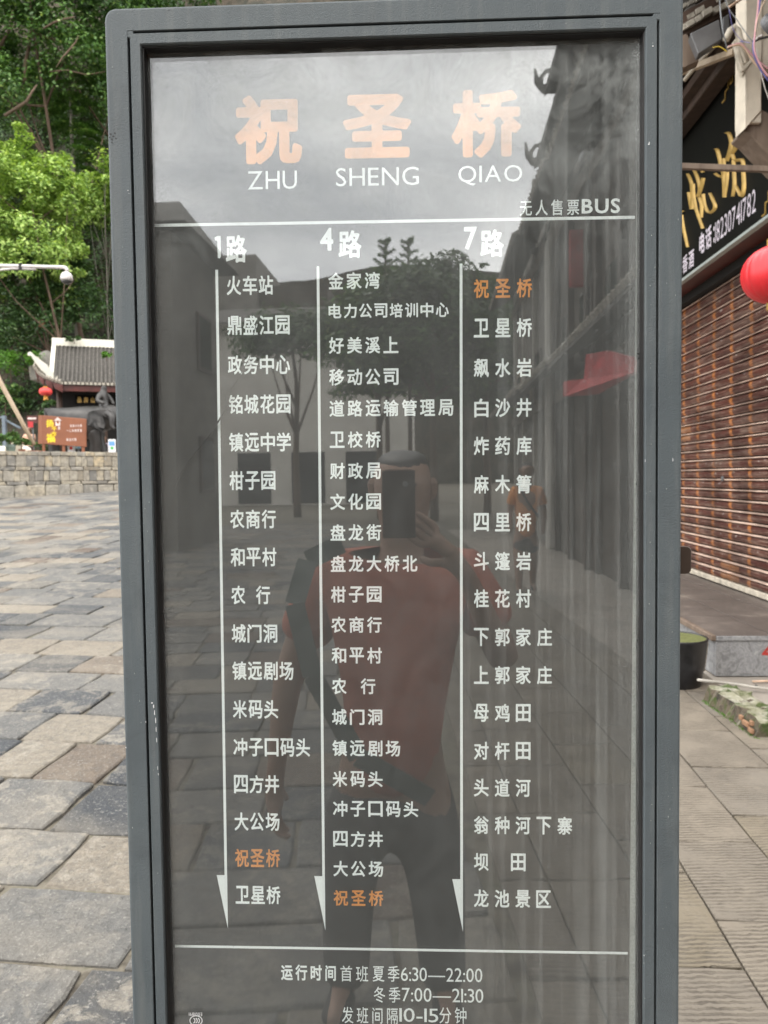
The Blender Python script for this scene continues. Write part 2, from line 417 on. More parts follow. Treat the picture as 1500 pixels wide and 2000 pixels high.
def m_slat():
    """sheet metal printed with dark red boards and orange frames, chalky streaks, lip highlights painted in"""
    t = MT('printed shutter slat'); w = t.co('Generated'); g = t.n('NewGeometry'); sx = t.n('SeparateXYZ', Vector=g.outputs['Position'])
    v = t.n('CombineXYZ', X=sx.outputs['Y'], Y=sx.outputs['Z'])
    br = t.n('TexBrick', Vector=v.outputs[0]); br.offset = .0; br.squash = 1
    br.inputs['Scale'].default_value = 1.0; br.inputs['Mortar Size'].default_value = .038; br.inputs['Mortar Smooth'].default_value = .1; br.inputs['Bias'].default_value = -.2
    br.inputs['Brick Width'].default_value = .47; br.inputs['Row Height'].default_value = 40.0
    br.inputs['Color1'].default_value = (.10, .026, .017, 1); br.inputs['Color2'].default_value = (.065, .02, .016, 1); br.inputs['Mortar'].default_value = (.42, .15, .035, 1)
    b2 = t.n('TexBrick', Vector=v.outputs[0]); b2.offset = .5
    b2.inputs['Scale'].default_value = 1.0; b2.inputs['Mortar Size'].default_value = 0.0; b2.inputs['Brick Width'].default_value = .47; b2.inputs['Row Height'].default_value = .19; b2.inputs['Bias'].default_value = -.30
    b2.inputs['Color1'].default_value = (0, 0, 0, 1); b2.inputs['Color2'].default_value = (1, 1, 1, 1)
    c = t.mix(t.ramp(b2.outputs['Color'], [(.62, 0.0), (.68, .8)]), br.outputs['Color'], (.33, .14, .05))
    c = t.mix(t.ramp(b2.outputs['Color'], [(.30, .0), (.36, .45), (.42, .0)]), c, (.17, .12, .095))
    nz = t.noise(t.wco((1, 2.2, 48)), 1.0, 7, .72)
    c = t.mix(t.ramp(nz, [(.47, 0.0), (.68, .75)]), c, (.34, .235, .18))
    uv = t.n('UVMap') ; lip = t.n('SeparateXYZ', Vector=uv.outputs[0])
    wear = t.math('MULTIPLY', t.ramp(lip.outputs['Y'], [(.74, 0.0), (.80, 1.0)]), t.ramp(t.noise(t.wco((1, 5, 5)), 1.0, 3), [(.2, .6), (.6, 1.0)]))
    c = t.mix(t.math('MULTIPLY', wear, .9), c, (.85, .64, .52))  # light caught along the lips, put into the colour as pale lines
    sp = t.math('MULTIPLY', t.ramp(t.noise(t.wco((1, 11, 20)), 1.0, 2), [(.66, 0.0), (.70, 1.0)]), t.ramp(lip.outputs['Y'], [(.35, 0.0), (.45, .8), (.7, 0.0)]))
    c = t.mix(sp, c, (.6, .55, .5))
    c = t.mix(t.ramp(t.noise(t.wco((1, 1.4, 3)), 1.3, 5, .65), [(.4, .55), (.6, 0.0)]), c, (.03, .012, .010))
    t.set(c, t.ramp(t.noise(t.wco((1, 3, 3)), 2, 4), [(.35, .28), (.65, .6)]), 0, .35); return t.m
def m_cladding():
    t = MT('mottled grey stone cladding'); w = t.wco()
    n_ = t.noise(w, 11, 5, .6, 1.4)
    c = t.ramp(n_, [(.40, (.20, .20, .205)), (.50, (.33, .33, .335)), (.56, (.23, .23, .24)), (.66, (.38, .38, .38))])
    c = t.mix(t.ramp(t.noise(w, 50, 4, .7), [(.5, 0.0), (.7, .35)]), c, (.45, .44, .42))
    t.set(c, .55); return t.m
def m_tile_dark():
    t = MT('honed platform tile'); w = t.wco()
    c = t.ramp(t.noise(w, 2.6, 7, .65), [(.3, (.075, .062, .054)), (.55, (.12, .10, .088)), (.72, (.21, .178, .15))])
    c = t.mix(t.ramp(t.noise(w, 35, 4, .7), [(.55, 0.0), (.7, .4)]), c, (.3, .27, .24))
    t.set(c, .5); return t.m
def m_moss():
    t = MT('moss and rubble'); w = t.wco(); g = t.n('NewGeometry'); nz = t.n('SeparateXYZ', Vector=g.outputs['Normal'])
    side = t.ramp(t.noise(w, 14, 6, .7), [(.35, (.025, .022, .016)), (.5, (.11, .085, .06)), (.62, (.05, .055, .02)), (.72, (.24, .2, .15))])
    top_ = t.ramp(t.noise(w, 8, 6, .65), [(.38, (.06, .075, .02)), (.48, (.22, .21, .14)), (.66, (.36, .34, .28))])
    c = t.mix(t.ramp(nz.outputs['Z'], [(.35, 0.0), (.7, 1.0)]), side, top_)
    c = t.mix(t.ramp(t.noise(w, 6, 5, .7), [(.50, 0.0), (.58, .9)]), c, (.045, .07, .012))
    t.set(c, .95); t.bump(t.noise(w, 45, 5), 1, .012); return t.m
MA = dict(
 paving=m_paving(), slab=m_slab(), ground=m_ground(), concrete=m_concrete(), wallstone=m_wallstone(), powder=m_powder(), poster=m_poster(),
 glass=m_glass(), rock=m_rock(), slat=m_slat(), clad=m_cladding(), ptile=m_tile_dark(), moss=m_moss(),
 white_print=m_print('white print', (.88, .95, .95), .03), orange_print=m_print('orange print', (.76, .31, .075)), title_print=m_print('pale orange print', (.74, .34, .11)),
 black=simple('black rubber', (.012, .011, .011), .6), channel=simple('black channel', (.008, .008, .009), .8),
 alu=simple('pale aluminium backing', (.36, .39, .37), .5, 0, .15, 25),
 cream=simple('cream paint', (.60, .53, .43), .6, 0, .22, 4, .3), creamd=simple('dirty cream plastic', (.46, .41, .33), .6, 0, .35, 14, .3),
 dkwood=m_wood('dark stained wood', (.035, .020, .013), (.075, .045, .032)), brown=m_wood('weathered brown wood', (.12, .085, .062), (.22, .165, .125)),
 palewood=m_wood('pale wood', (.40, .31, .22), (.55, .45, .33)), brownrock=simple('brown rock face', (.13, .095, .07), .9, 0, .5, 1.6, .6), bamboo=m_wood('bare pole wood', (.36, .27, .18), (.50, .39, .28)),
 redwood=simple('dark red lacquer', (.075, .013, .008), .4, 0, .35, 3), board_black=simple('black lacquer board', (.004, .004, .003), .6, 0, .3, spec=.12),
 gold=simple('gold lettering', (.50, .32, .09), .38, .35, .2, 12), whitelet=simple('white lettering', (.62, .56, .62), .5),
 lantern=simple('red lantern skin', (.66, .022, .03), .38, 0, .15, 8), lantern2=simple('faded red lantern', (.60, .05, .045), .5), gold_trim=simple('yellow tassel', (.55, .25, .04), .6),
 tile=simple('grey roof tile', (.085, .077, .068), .85, 0, .45, 9, .5), tile_pale=simple('lichen grey tile', (.33, .30, .25), .85, 0, .4, 16, .6),
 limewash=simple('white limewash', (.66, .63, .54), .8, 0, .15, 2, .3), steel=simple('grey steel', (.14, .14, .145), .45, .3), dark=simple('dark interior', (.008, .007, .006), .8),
 signbrown=simple('brown painted board', (.20, .068, .030), .6, 0, .15, 2), yellow=simple('yellow print', (.72, .50, .02), .6), palepink=simple('off white print', (.58, .47, .44), .6),
 bronze=simple('grey bronze', (.042, .039, .037), .45, .25, .4, 3, .3), white=simple('white plastic', (.62, .58, .56), .4), smoke=simple('smoked dome', (.05, .05, .05), .15),
 pipe=simple('white conduit', (.50, .47, .42), .45), bark=m_wood('brown bark', (.07, .045, .03), (.15, .10, .07), .9, .3), pale_bark=m_wood('pale bark', (.13, .12, .10), (.2, .18, .15), .9, .3),
 leaf_bright=m_leaf('young yellow green leaves', [(0, (.07, .13, .03)), (.3, (.20, .32, .07)), (.7, (.36, .50, .13)), (1, (.50, .62, .20))], .5, .3),
 leaf_mid=m_leaf('green leaves', [(0, (.035, .08, .02)), (.5, (.07, .15, .035)), (.9, (.13, .24, .06)), (1, (.30, .38, .14))]),
 leaf_dark=m_leaf('dark green leaves', [(0, (.02, .05, .015)), (.6, (.05, .10, .028)), (.93, (.08, .15, .045)), (1, (.19, .26, .11))]),
 grass=m_leaf('fresh grass', [(0, (.05, .13, .012)), (1, (.11, .25, .03))]),
 skin=simple('skin', (.30, .18, .125), .55, 0, .1), hair=simple('black hair', (.015, .012, .010), .5), shirt=simple('red orange shirt', (.38, .115, .07), .8, 0, .15, 9),
 shirt2=simple('orange shirt', (.68, .27, .08), .8, 0, .12, 9), trousers=simple('dark trousers', (.075, .072, .07), .8), strap=simple('grey green strap', (.09, .11, .10), .7),
 lilac=simple('lilac shirt', (.60, .53, .62), .8), peach=simple('peach shirt', (.70, .42, .30), .8), phone=simple('phone back', (.04, .025, .022), .25), phone_edge=simple('polished phone edge', (.6, .42, .36), .2, .8),
 render=simple('stained render', (.17, .155, .135), .85, 0, .25, 1.2, .3), oldwood=simple('old timber wall', (.065, .050, .038), .8, 0, .35, 1.5, .3), plaster=simple('pale plaster', (.58, .55, .50), .8, 0, .12, .8),
 bluegrey=simple('blue grey paint', (.12, .15, .18), .5), pot=simple('green glazed pot', (.12, .16, .13), .4), terracotta=simple('terracotta', (.25, .09, .05), .7), paper=simple('white paper', (.65, .65, .66), .6),
 rubber=simple('black plastic tub', (.018, .018, .02), .35, 0, .4, 20), pond=simple('duckweed', (.13, .14, .045), .8, 0, .35, 40, .6), clay=simple('orange brick', (.27, .15, .085), .9, 0, .3, 14, .6),
 lock=simple('brown metal plate', (.085, .062, .05), .35, .5), wire_grey=simple('grey wire', (.22, .23, .24), .5), wire_pink=simple('pink wire', (.50, .25, .28), .5), wire_blue=simple('violet wire', (.11, .10, .28), .5),
 wire_yellow=simple('yellow wire', (.55, .40, .05), .5), wire_tan=simple('tan wire', (.55, .38, .27), .5), redpaint=simple('red paint mark', (.45, .04, .03), .6), teal=simple('pale teal sign', (.30, .48, .50), .5), blue=simple('blue print', (.10, .25, .55), .5), green=simple('green print', (.05, .35, .08), .5),
 orangep=simple('orange plastic', (.65, .22, .03), .5), banner=simple('red banner', (.45, .03, .035), .7), pinkwall=simple('faded red timber', (.22, .11, .08), .8, 0, .3, 3), window=simple('dark window', (.02, .022, .025), .15), bag=simple('blue bag', (.05, .06, .22), .5),
)

# ------------------------------------------------------------------ terrain height
def sst(a, b, x):
    t = min(1, max(0, (x - a) / (b - a))); return t * t * (3 - 2 * t)
def G(X, Y):
    if Y < 2.6: r = 0
    else:
        y = min(Y, 26) - 2.6; r = 0.045 * y + .00042 * y * y if y > 1 else 0.0227 * y * y * 2 * .5 + .0227 * y * (1 - y) * .0
        if y <= 1: r = .04542 * y * y
    return r * (1 - sst(-2.2, .9, X))
YAW = R(-7.0)      # street paving courses
cs, sn = math.cos(YAW), math.sin(YAW)
def uv2w(u, v): return (u * cs - v * sn, u * sn + v * cs)
YAW2 = R(-4.6)
cs2, sn2 = math.cos(YAW2), math.sin(YAW2)
def uv2w2(u, v): return (u * cs2 - v * sn2, u * sn2 + v * cs2)
# ground sheet
xs = [-400, -150, -60, -30, -20] + [x * .8 for x in range(-20, 20)] + [20, 30, 60, 150, 400]
ys = [-400, -150, -60, -30] + [y * .8 for y in range(-25, 48)] + [45, 60, 150, 400]
mb = MB(); mb.v = [(x, y, G(x, y) - .014) for y in ys for x in xs]
nx = len(xs); mb.f = [(j*nx+i, j*nx+i+1, (j+1)*nx+i+1, (j+1)*nx+i) for j in range(len(ys)-1) for i in range(nx-1)]
ground = tag(mb.build('ground', MA['ground']), kind='structure')
street = tag(bpy.data.objects.new('paved_street', None), kind='structure'); link(street)

def stone_mesh(corners, thick=.05, bev=.008, zoff=0, jit=.006, rr=rnd):
    """corners: 4 world points CCW; returns a slab with rounded, uneven edges, origin at its centre"""
    P = [Vector(c) for c in corners]; c = sum(P, Vector()) / 4; pts = []
    for i in range(4):
        a, b = P[i], P[(i + 1) % 4]
        pts.append(a + (c - a).normalized() * rr.uniform(.3, 1.6) * bev)
        for t in (.36, .68):
            q = a.lerp(b, t); pts.append(q + (c - q).normalized() * rr.uniform(-jit, jit))
    n = len(pts); V = []; Fc = []
    for k in range(n): V.append(pts[k] + Vector((0, 0, -thick)))
    for k in range(n): V.append(pts[k] + Vector((0, 0, zoff - bev * .8)))
    for k in range(n):
        d = (c - pts[k]); d.z = 0; V.append(pts[k] + d.normalized() * bev + Vector((0, 0, zoff + rr.uniform(-.0015, .0015))))
    V.append(c + Vector((0, 0, zoff + .001)))
    for k in range(n):
        k2 = (k + 1) % n; Fc += [(k, k2, n + k2, n + k), (n + k, n + k2, 2*n + k2, 2*n + k), (2*n + k, 2*n + k2, 3*n)]
    return [v - c for v in V], Fc, c
def add_stone(name, corners, mat, parent, acc=None, **kw):
    V, Fc, c = stone_mesh(corners, **kw)
    if acc is not None: acc.add([v + c for v in V], Fc); return
    me = bpy.data.meshes.new(name); me.from_pydata([tuple(v) for v in V], [], Fc); me.update()
    o = mesh_obj(name, me, mat, parent); o.location = c; return o
# street paving stones, laid in courses across the street
rows = []; v = -24.0; n_single = 0; cand = []
while v < 34:
    d = rnd.uniform(.36, .47) if v < 8 else rnd.uniform(.42, .55)
    rows.append((v, v + d)); v += d
acc = MB()
for (v0, v1) in rows:
    u = -15.0 + rnd.uniform(0, .5)
    while u < (0.30 if v0 < 9 else 2.5):
        w = rnd.choice([.34, .42, .46, .52, .58, .72]) * rnd.uniform(.9, 1.1)
        u1 = min(u + w, .34) if v0 < 9 else u + w
        g = rnd.uniform(.004, .011) * .9
        cs4 = []
        for (a, b) in ((u + g, v0 + g), (u1 - g, v0 + g), (u1 - g, v1 - g), (u + g, v1 - g)):
            X, Y = uv2w(a + rnd.uniform(-.006, .006), b + rnd.uniform(-.006, .006)); cs4.append((X, Y, G(X, Y)))
        X, Y = uv2w((u + u1) / 2, (v0 + v1) / 2)
        cand.append((cs4, X, Y)); u = u1
        if u1 >= .339 and v0 < 9: break
vis = lambda X, Y: Y > 1.6 and -.60 * Y - .6 < X < -.26 * Y + .2 and Y < 16
vlist = sorted([c for c in cand if vis(c[1], c[2])], key=lambda c: c[2])[:285]
vs_ = set(id(c) for c in vlist)
for c in cand:
    z = rnd.uniform(-.003, .004)
    if id(c) in vs_: add_stone('paving_stone', c[0], MA['paving'], street, zoff=z * 1.6, thick=.06, jit=.009, bev=.009)
    elif c[2] > -24: add_stone('paving_stones', c[0], None, None, acc=acc, zoff=z, thick=.06)
so_ = acc.build('distant_paving_stones', MA['paving'], street); so_['kind'] = 'stuff'
# footway slabs, chiselled, in lengthwise strips
foot = tag(bpy.data.objects.new('footway', None), kind='structure'); link(foot)
strips = [(.36, .54), (.54, .89), (.89, 1.24), (1.24, 1.64), (1.64, 1.93)]
offs = [2.9, 2.34, 2.60, 3.42, 3.7]
acc = MB(); k = 0
for (a, b), o0 in zip(strips, offs):
    v = o0 - .565 * 30
    while v < 12:
        d = .565
        crn = []
        for (p, q) in ((a + .003, v + .003), (b - .003, v + .003), (b - .003, v + d - .003), (a + .003, v + d - .003)):
            X, Y = uv2w2(p, q); crn.append((X, Y, 0))
        if 1.5 < v < 9: add_stone('slab', crn, MA['slab'], foot, thick=.07, bev=.004, zoff=rnd.uniform(0, .003), jit=.0015)
        else: add_stone('slab', crn, None, None, acc=acc, thick=.07, bev=.004, jit=.0015)
        v += d
so_ = acc.build('distant_slabs', MA['slab'], foot); so_['kind'] = 'stuff'
mb = MB(); P = [uv2w2(1.935, -20), uv2w2(9, -20), uv2w2(9, 14), uv2w2(1.935, 14)]
mb.prism([(x, y, -.06) for x, y in P], (0, 0, .052)); tag(mb.build('pavement', MA['concrete']), kind='structure')

# ------------------------------------------------------------------ bus stop sign
SY = 0.85; SROT = R(-2.0)
sign = empty('bus_stop_sign', (0, SY, 0), 'tall slate grey metal bus stop sign board with white Chinese stop names behind dusty glass', 'bus stop sign', rz=SROT)
SM = Matrix.Translation((0, SY, 0)) @ Matrix.Rotation(SROT, 4, 'Z'); SMI = SM.inverted()
def sl(px, py, y=0.0):
    """pixel -> (x, z) on the sign's plane at local depth y"""
    o = SMI @ CAM; r = SMI.to_3x3() @ ray(px, py); p = o + r * ((y - o.y) / r.y); return p.x, p.z
xl, zt = sl(203, 6); xr, _ = sl(1334, 3); xlb, _ = sl(258, 2000); xrb, _ = sl(1328, 2000)
XL = (sl(230, 1000)[0] + sl(229, 900)[0]) / 2; XR = sl(1331, 950)[0]
ZT = (sl(700, -1)[1]); ZB = .12
print('sign', xl, xlb, xr, xrb, XL, XR, 'top', zt, ZT)
def ring(prof, x0, x1, z0, z1, rad, n=7):
    """sweep a closed profile [(inset, y)] round a rounded rectangle"""
    V = []; Fc = []; m = len(prof); loops = []
    for ci, (cx, cz, a0) in enumerate(((x1, z1, 0), (x0, z1, 90), (x0, z0, 180), (x1, z0, 270))):
        for k in range(n):
            a = R(a0 + 90 * k / (n - 1)); loops.append((cx, cz, a))
    for cx, cz, a in loops:
        for ins, y in prof:
            r = max(rad - ins, .0006); i2 = max(ins, rad - .0006) if ins > rad - .0006 else rad
            px_ = cx - math.copysign(rad if ins < rad else ins, cx - (x0 + x1) / 2); pz_ = cz - math.copysign(rad if ins < rad else ins, cz - (z0 + z1) / 2)
            r = rad - ins if ins < rad - .0005 else .0005
            V.append((px_ + r * math.cos(a), y, pz_ + r * math.sin(a)))
    T = len(loops)
    for i in range(T):
        j = (i + 1) % T
        for k in range(m):
            k2 = (k + 1) % m; Fc.append((i*m+k, j*m+k, j*m+k2, i*m+k2))
    return V, Fc
gx = .0255; gw = .0024; ix = .0400      # groove position, groove width, inner edge of the frame
Vf, Ff = ring([(0, .13), (0, .0022), (.0009, .0006), (.0028, 0), (gx - .0006, 0), (gx, .0007), (gx, .130)], XL, XR, ZB, ZT, .0125)
m1 = MB().add(Vf, Ff); m1.build('outer_frame', MA['powder'], sign, smooth=False)
Vf, Ff = ring([(gx + gw, .12), (gx + gw, .0009), (gx + gw + .0007, .0002), (ix - .0012, .0002), (ix, .0016), (ix, .0042), (ix + .0002, .0043), (ix + .0002, .12)], XL, XR, ZB, ZT, .0125)
MB().add(Vf, Ff).build('inner_frame', MA['powder'], sign)
Vf, Ff = ring([(gx - .001, .009), (gx + gw + .001, .009), (gx + gw + .001, .013), (gx - .001, .013)], XL, XR, ZB, ZT, .0125)
MB().add(Vf, Ff).build('groove_channel', MA['channel'], sign)
Vf, Ff = ring([(ix - .001, .0044), (ix + .0016, .0046), (ix + .0020, .030), (ix - .001, .030)], XL, XR, ZB, ZT, .0125)
MB().add(Vf, Ff).build('gasket', MA['black'], sign)
for sx_, x in ((1, XL), (-1, XR)):       # small welded bridges that stop the groove at the upper corners
    xs_ = sorted((x + sx_ * (gx - .004), x + sx_ * (gx + gw + .004)))
    m1 = MB(); m1.box((xs_[0], .0004, ZT - gx - gw - .004), (xs_[1], .01, ZT - gx + .004)); m1.build('corner_weld', MA['powder'], sign, bevel=.001)
MB().box((XL + .03, .128, ZB + .03), (XR - .03, .138, ZT - .03)).build('back_cover', MA['powder'], sign, bevel=.003)
for fx in (XL + .05, XR - .13): MB().box((fx, .02, .02), (fx + .08, .11, ZB + .01)).build('foot', MA['powder'], sign)
MB().box((XL - .05, -.06, -.02), (XR + .05, .19, .035)).build('plinth', MA['powder'], sign, bevel=.006)
bx0, bx1, bz0, bz1 = XL + ix, XR - ix, ZB + ix, ZT - ix
YP = .0245
MB().box((bx0 - .004, YP + .0008, bz0 - .004), (bx1 + .004, YP + .006, bz1 + .004)).build('backing_board', MA['alu'], sign)
# poster, hung a little crooked
th = R(.42)
poster = bpy.data.objects.new('poster', None)
PC = sl(765, 1000, YP)
PM = SM @ Matrix.Translation((PC[0], YP, PC[1])) @ Matrix.Rotation(th, 4, 'Y'); PMI = PM.inverted()
def pl(px, py):
    o = PMI @ CAM; r = PMI.to_3x3() @ ray(px, py); p = o + r * (-o.y / r.y); return p.x, p.z
pr = pl(1238, 900)[0]; plx = pl(262, 900)[0]; ptop = pl(765, 55)[1]; pbot = pl(765, 2600)[1]
me = MB().box((plx, 0, pbot), (pr, .0005, ptop)).mesh('poster')
poster = mesh_obj('poster', me, MA['poster'], sign); poster.location = (PC[0], YP, PC[1]); poster.rotation_euler = (0, th, 0)
def pquad(name, pts, mat=MA['white_print'], y=-.0003):
    return flat_obj(name, ([tuple(p) for p in pts], [tuple(range(len(pts)))]), y, mat, poster)
def hline(py0, py1, x0, x1, t):
    a = pl((x0 + x1) / 2, (py0 + py1) / 2)[1]; l_ = plx + .005 if x0 is None else pl(x0, py0)[0]; r_ = pl(x1, py1)[0]
    return pquad('rule', [(l_, a - t/2), (r_, a - t/2), (r_, a + t/2), (l_, a + t/2)])
hline(440, 425, 297, 1240, .0034); hline(1847, 1862, 342, 1226, .0030)
for (xa, ya), (xb, yb), (xt, yt) in (((423.5, 527), (441, 1709), (444, 1813)), ((621, 520), (632, 1711), (633.5, 1817)), ((900.5, 515), (901.5, 1717), (902, 1820))):
    x0 = (pl(xa, ya)[0] + pl(xb, yb)[0]) / 2; za = pl(xa, ya)[1]; zb = pl(xb, yb)[1]; zt_ = pl(xt, yt)[1]; t = .0031
    pquad('route_arrow', [(x0 - t/2, za), (x0 - t/2, zb), (x0 - .0108, zb), (x0 + t/2, zt_), (x0 + t/2, za)])
mm = pl(751, 1000)[0] - pl(750, 1000)[0]     # one pixel on the poster
def ptext(name, s, x0, x1, y0, y1, off=.02, mat=MA['white_print'], gap=.12, latin=False):
    a = pl(x0, (y0 + y1) / 2)[0]; b = pl(x1, (y0 + y1) / 2)[0]; c = pl((x0 + x1) / 2, y1)[1]; d = pl((x0 + x1) / 2, y0)[1]
    return flat_obj(name, text_fit(s, off, a, b, c, d, gap, latin), -.0003, mat, poster)
for ch, a, b, y0, y1 in (('祝', 459, 590, 186, 321), ('圣', 670, 803, 184, 309), ('桥', 882, 1018, 175, 308)):
    ptext('title_character', ch, a, b, y0, y1, .042, MA['title_print'])
ptext('pinyin', 'ZHU', 484, 580, 334, 370, -.004, latin=True); ptext('pinyin', 'SHENG', 656, 818, 327, 363, -.004, latin=True); ptext('pinyin', 'QIAO', 895, 1020, 323, 362, -.004, latin=True)
ptext('service_note', '无人售票', 1015, 1131, 390, 421, .012); ptext('service_note', 'BUS', 1136, 1211, 388, 417, .022, latin=True, gap=.1)
for n_, a, b, c_, d_, e_ in (('1', 419, 431, 441, 482, 467), ('4', 625, 651, 661, 706, 458), ('7', 906, 931, 938, 984, 456)):
    o_ = {'1': 6, '4': 0, '7': 0}[n_]
    if n_ == '1':
        pquad('route_number', [pl(*q) for q in ((419, 464), (425, 461), (431, 461), (431.5, 502), (429, 505), (425.5, 504), (424.5, 470), (420, 470))])
    else: ptext('route_number', n_, a, b, e_ - 8 + (2 if n_ == '1' else -5), e_ + 41 - (1 if n_ == '1' else 9), .032, latin=True)
    ptext('route_number', '路', c_, d_, e_ - 8, e_ + 46, .03)
C1 = '火车站,鼎盛江园,政务中心,铭城花园,镇远中学,柑子园,农商行,和平村,农 行,城门洞,镇远剧场,米码头,冲子口码头,四方井,大公场,祝圣桥,卫星桥'.split(',')
Y1 = [558, 636, 713, 790, 864, 939, 1014, 1088, 1162, 1237, 1310, 1385, 1459, 1531, 1604, 1675, 1747]
C2 = '金家湾,电力公司培训中心,好美溪上,移动公司,道路运输管理局,卫校桥,财政局,文化园,盘龙街,盘龙大桥北,柑子园,农商行,和平村,农 行,城门洞,镇远剧场,米码头,冲子口码头,四方井,大公场,祝圣桥'.split(',')
Y2 = [549, 608, 675, 737, 798, 859, 920, 980, 1040, 1101, 1161, 1220, 1280, 1340, 1400, 1461, 1521, 1579, 1638, 1696, 1753]
C3 = '祝圣桥,卫星桥,飙水岩,白沙井,炸药库,麻木箐,四里桥,斗篷岩,桂花村,下郭家庄,上郭家庄,母鸡田,对杆田,头道河,翁种河下寨,坝 田,龙池景区'.split(',')
Y3 = [564, 641, 719, 797, 871, 946, 1020, 1096, 1169, 1244, 1318, 1392, 1466, 1538, 1611, 1683, 1754]
def column(names, ys_, xa, xb, w, h, p, sp):
    x0 = (pl(xa, ys_[0])[0] + pl(xb, ys_[-1])[0]) / 2
    for s, y in zip(names, ys_):
        ww, hh, pp_ = w, h, p
        if s.startswith('电力'): ww, hh, pp_ = w * .86, h * .86, p * .84
        V = []; Fc = []; x = 0
        for ch in s:
            if ch == ' ': x += sp * mm; continue
            gv, gf = glyph(ch, .022); b = len(V)
            a0 = min(q[0] for q in gv); a1 = max(q[0] for q in gv); c0 = min(q[1] for q in gv); c1 = max(q[1] for q in gv)
            sx_ = ww * mm / max(a1 - a0, .80); sz_ = hh * mm / max(c1 - c0, .84)
            V += [(x0 + x + ww * mm / 2 + (q[0] - (a0 + a1) / 2) * sx_, (q[1] - (c0 + c1) / 2) * sz_) for q in gv]
            Fc += [tuple(i + b for i in q) for q in gf]; x += pp_ * mm
        z = pl(xa, y)[1]; V = [(q[0], q[1] + z) for q in V]
        org = (s == '祝圣桥')
        if ' ' in s:      # two words set far apart
            cut = x0 + x * .5; lo = [f for f in Fc if V[f[0]][0] < cut]; hi = [f for f in Fc if V[f[0]][0] >= cut]
            for part in (lo, hi):
                ids = sorted({i for f in part for i in f}); mp2 = {q: n_ for n_, q in enumerate(ids)}
                flat_obj('stop_name', ([V[i] for i in ids], [tuple(mp2[i] for i in f) for f in part]), -.0003, MA['white_print'], poster)
            continue
        flat_obj('stop_name', (V, Fc), -.0003, MA['orange_print' if org else 'white_print'], poster)
column(C1, Y1, 443, 460, 28.0, 37, 31.3, 18)
column(C2, Y2, 641, 652, 29.0, 32, 35.2, 22)
column(C3, Y3, 926, 925, 29.0, 36, 41.0, 32)
ptext('timetable', '运行时间', 549, 656, 1884, 1915, .028); ptext('timetable', '首班', 665, 719, 1886, 1917, .004); ptext('timetable', '夏季', 728, 780, 1886, 1917, .004)
ptext('timetable', '6:30—22:00', 783, 942, 1890, 1917, -.002, latin=True, gap=.07)
ptext('timetable', '冬季', 730, 782, 1927, 1958, .004); ptext('timetable', '7:00—21:30', 785, 944, 1930, 1957, -.002, latin=True, gap=.07)
ptext('timetable', '发班间隔', 668, 777, 1967, 1999, .004); ptext('timetable', '10-15', 780, 856, 1969, 1996, -.002, latin=True, gap=.07); ptext('timetable', '分钟', 858, 911, 1967, 1999, .004)
# certification mark (etched upside down on the pane)
YG = .0150
def gl_(px, py): return sl(px, py, YG)
def arc2(cx, cy, rx, ry, a0, a1, t, n=22):
    V = []; Fc = []
    for k in range(n + 1):
        a = R(a0 + (a1 - a0) * k / n)
        for rr_ in (1, -1): V.append(gl_(cx + (rx + rr_ * t) * math.cos(a), cy + (ry + rr_ * t) * math.sin(a)))
        if k: b = 2 * k; Fc.append((b - 2, b - 1, b + 1, b))
    return V, Fc
VV, FF = arc2(383, 1993, 12, 9.5, 0, 360, .8)
for dx in (0, 4.4, 8.8):
    v_, f_ = arc2(376.5 + dx, 1993, 4.5, 5, -70, 70, .8, 8); b = len(VV); VV += v_; FF += [tuple(i + b for i in q) for q in f_]
flat_obj('safety_mark', (VV, FF), YG - .0004, MA['paper'], sign)
tv, tf = text_fit('E001891', 0, 0, 1, 0, 1, latin=True)
ga, gb = gl_(369, 1977), gl_(395, 1984)
flat_obj('safety_mark', ([(gb[0] + (ga[0] - gb[0]) * p[0], ga[1] + (gb[1] - ga[1]) * p[1]) for p in tv], tf), YG - .0004, MA['paper'], sign)
# glass pane
gcx, gcz = (bx0 + bx1) / 2, 1.37
me = MB().box((bx0 - gcx - .0006, 0, bz0 - gcz - .0006), (bx1 - gcx + .0006, .004, bz1 - gcz + .0006)).mesh('glass_pane')
gp = mesh_obj('glass_pane', me, MA['glass'], sign); gp.location = (gcx, YG, gcz)
pts = [gl_(*q) for q in ((512, 585), (500, 625), (492, 655), (484, 700), (468, 728), (450, 757), (441, 790), (424, 822), (405, 850), (388, 872), (366, 898), (350, 925), (338, 955))]
m1 = MB(); m1.tube([(p[0], YG + .0062, p[1]) for p in pts], [.0003, .0004, .0005, .0004, .0005, .0009, .0007, .0010, .0011, .0008, .0010, .0007, .0004], 5); m1.build('thin_dark_line', MA['poster'], sign)  # thin dark bent line of uneven width between pane and poster
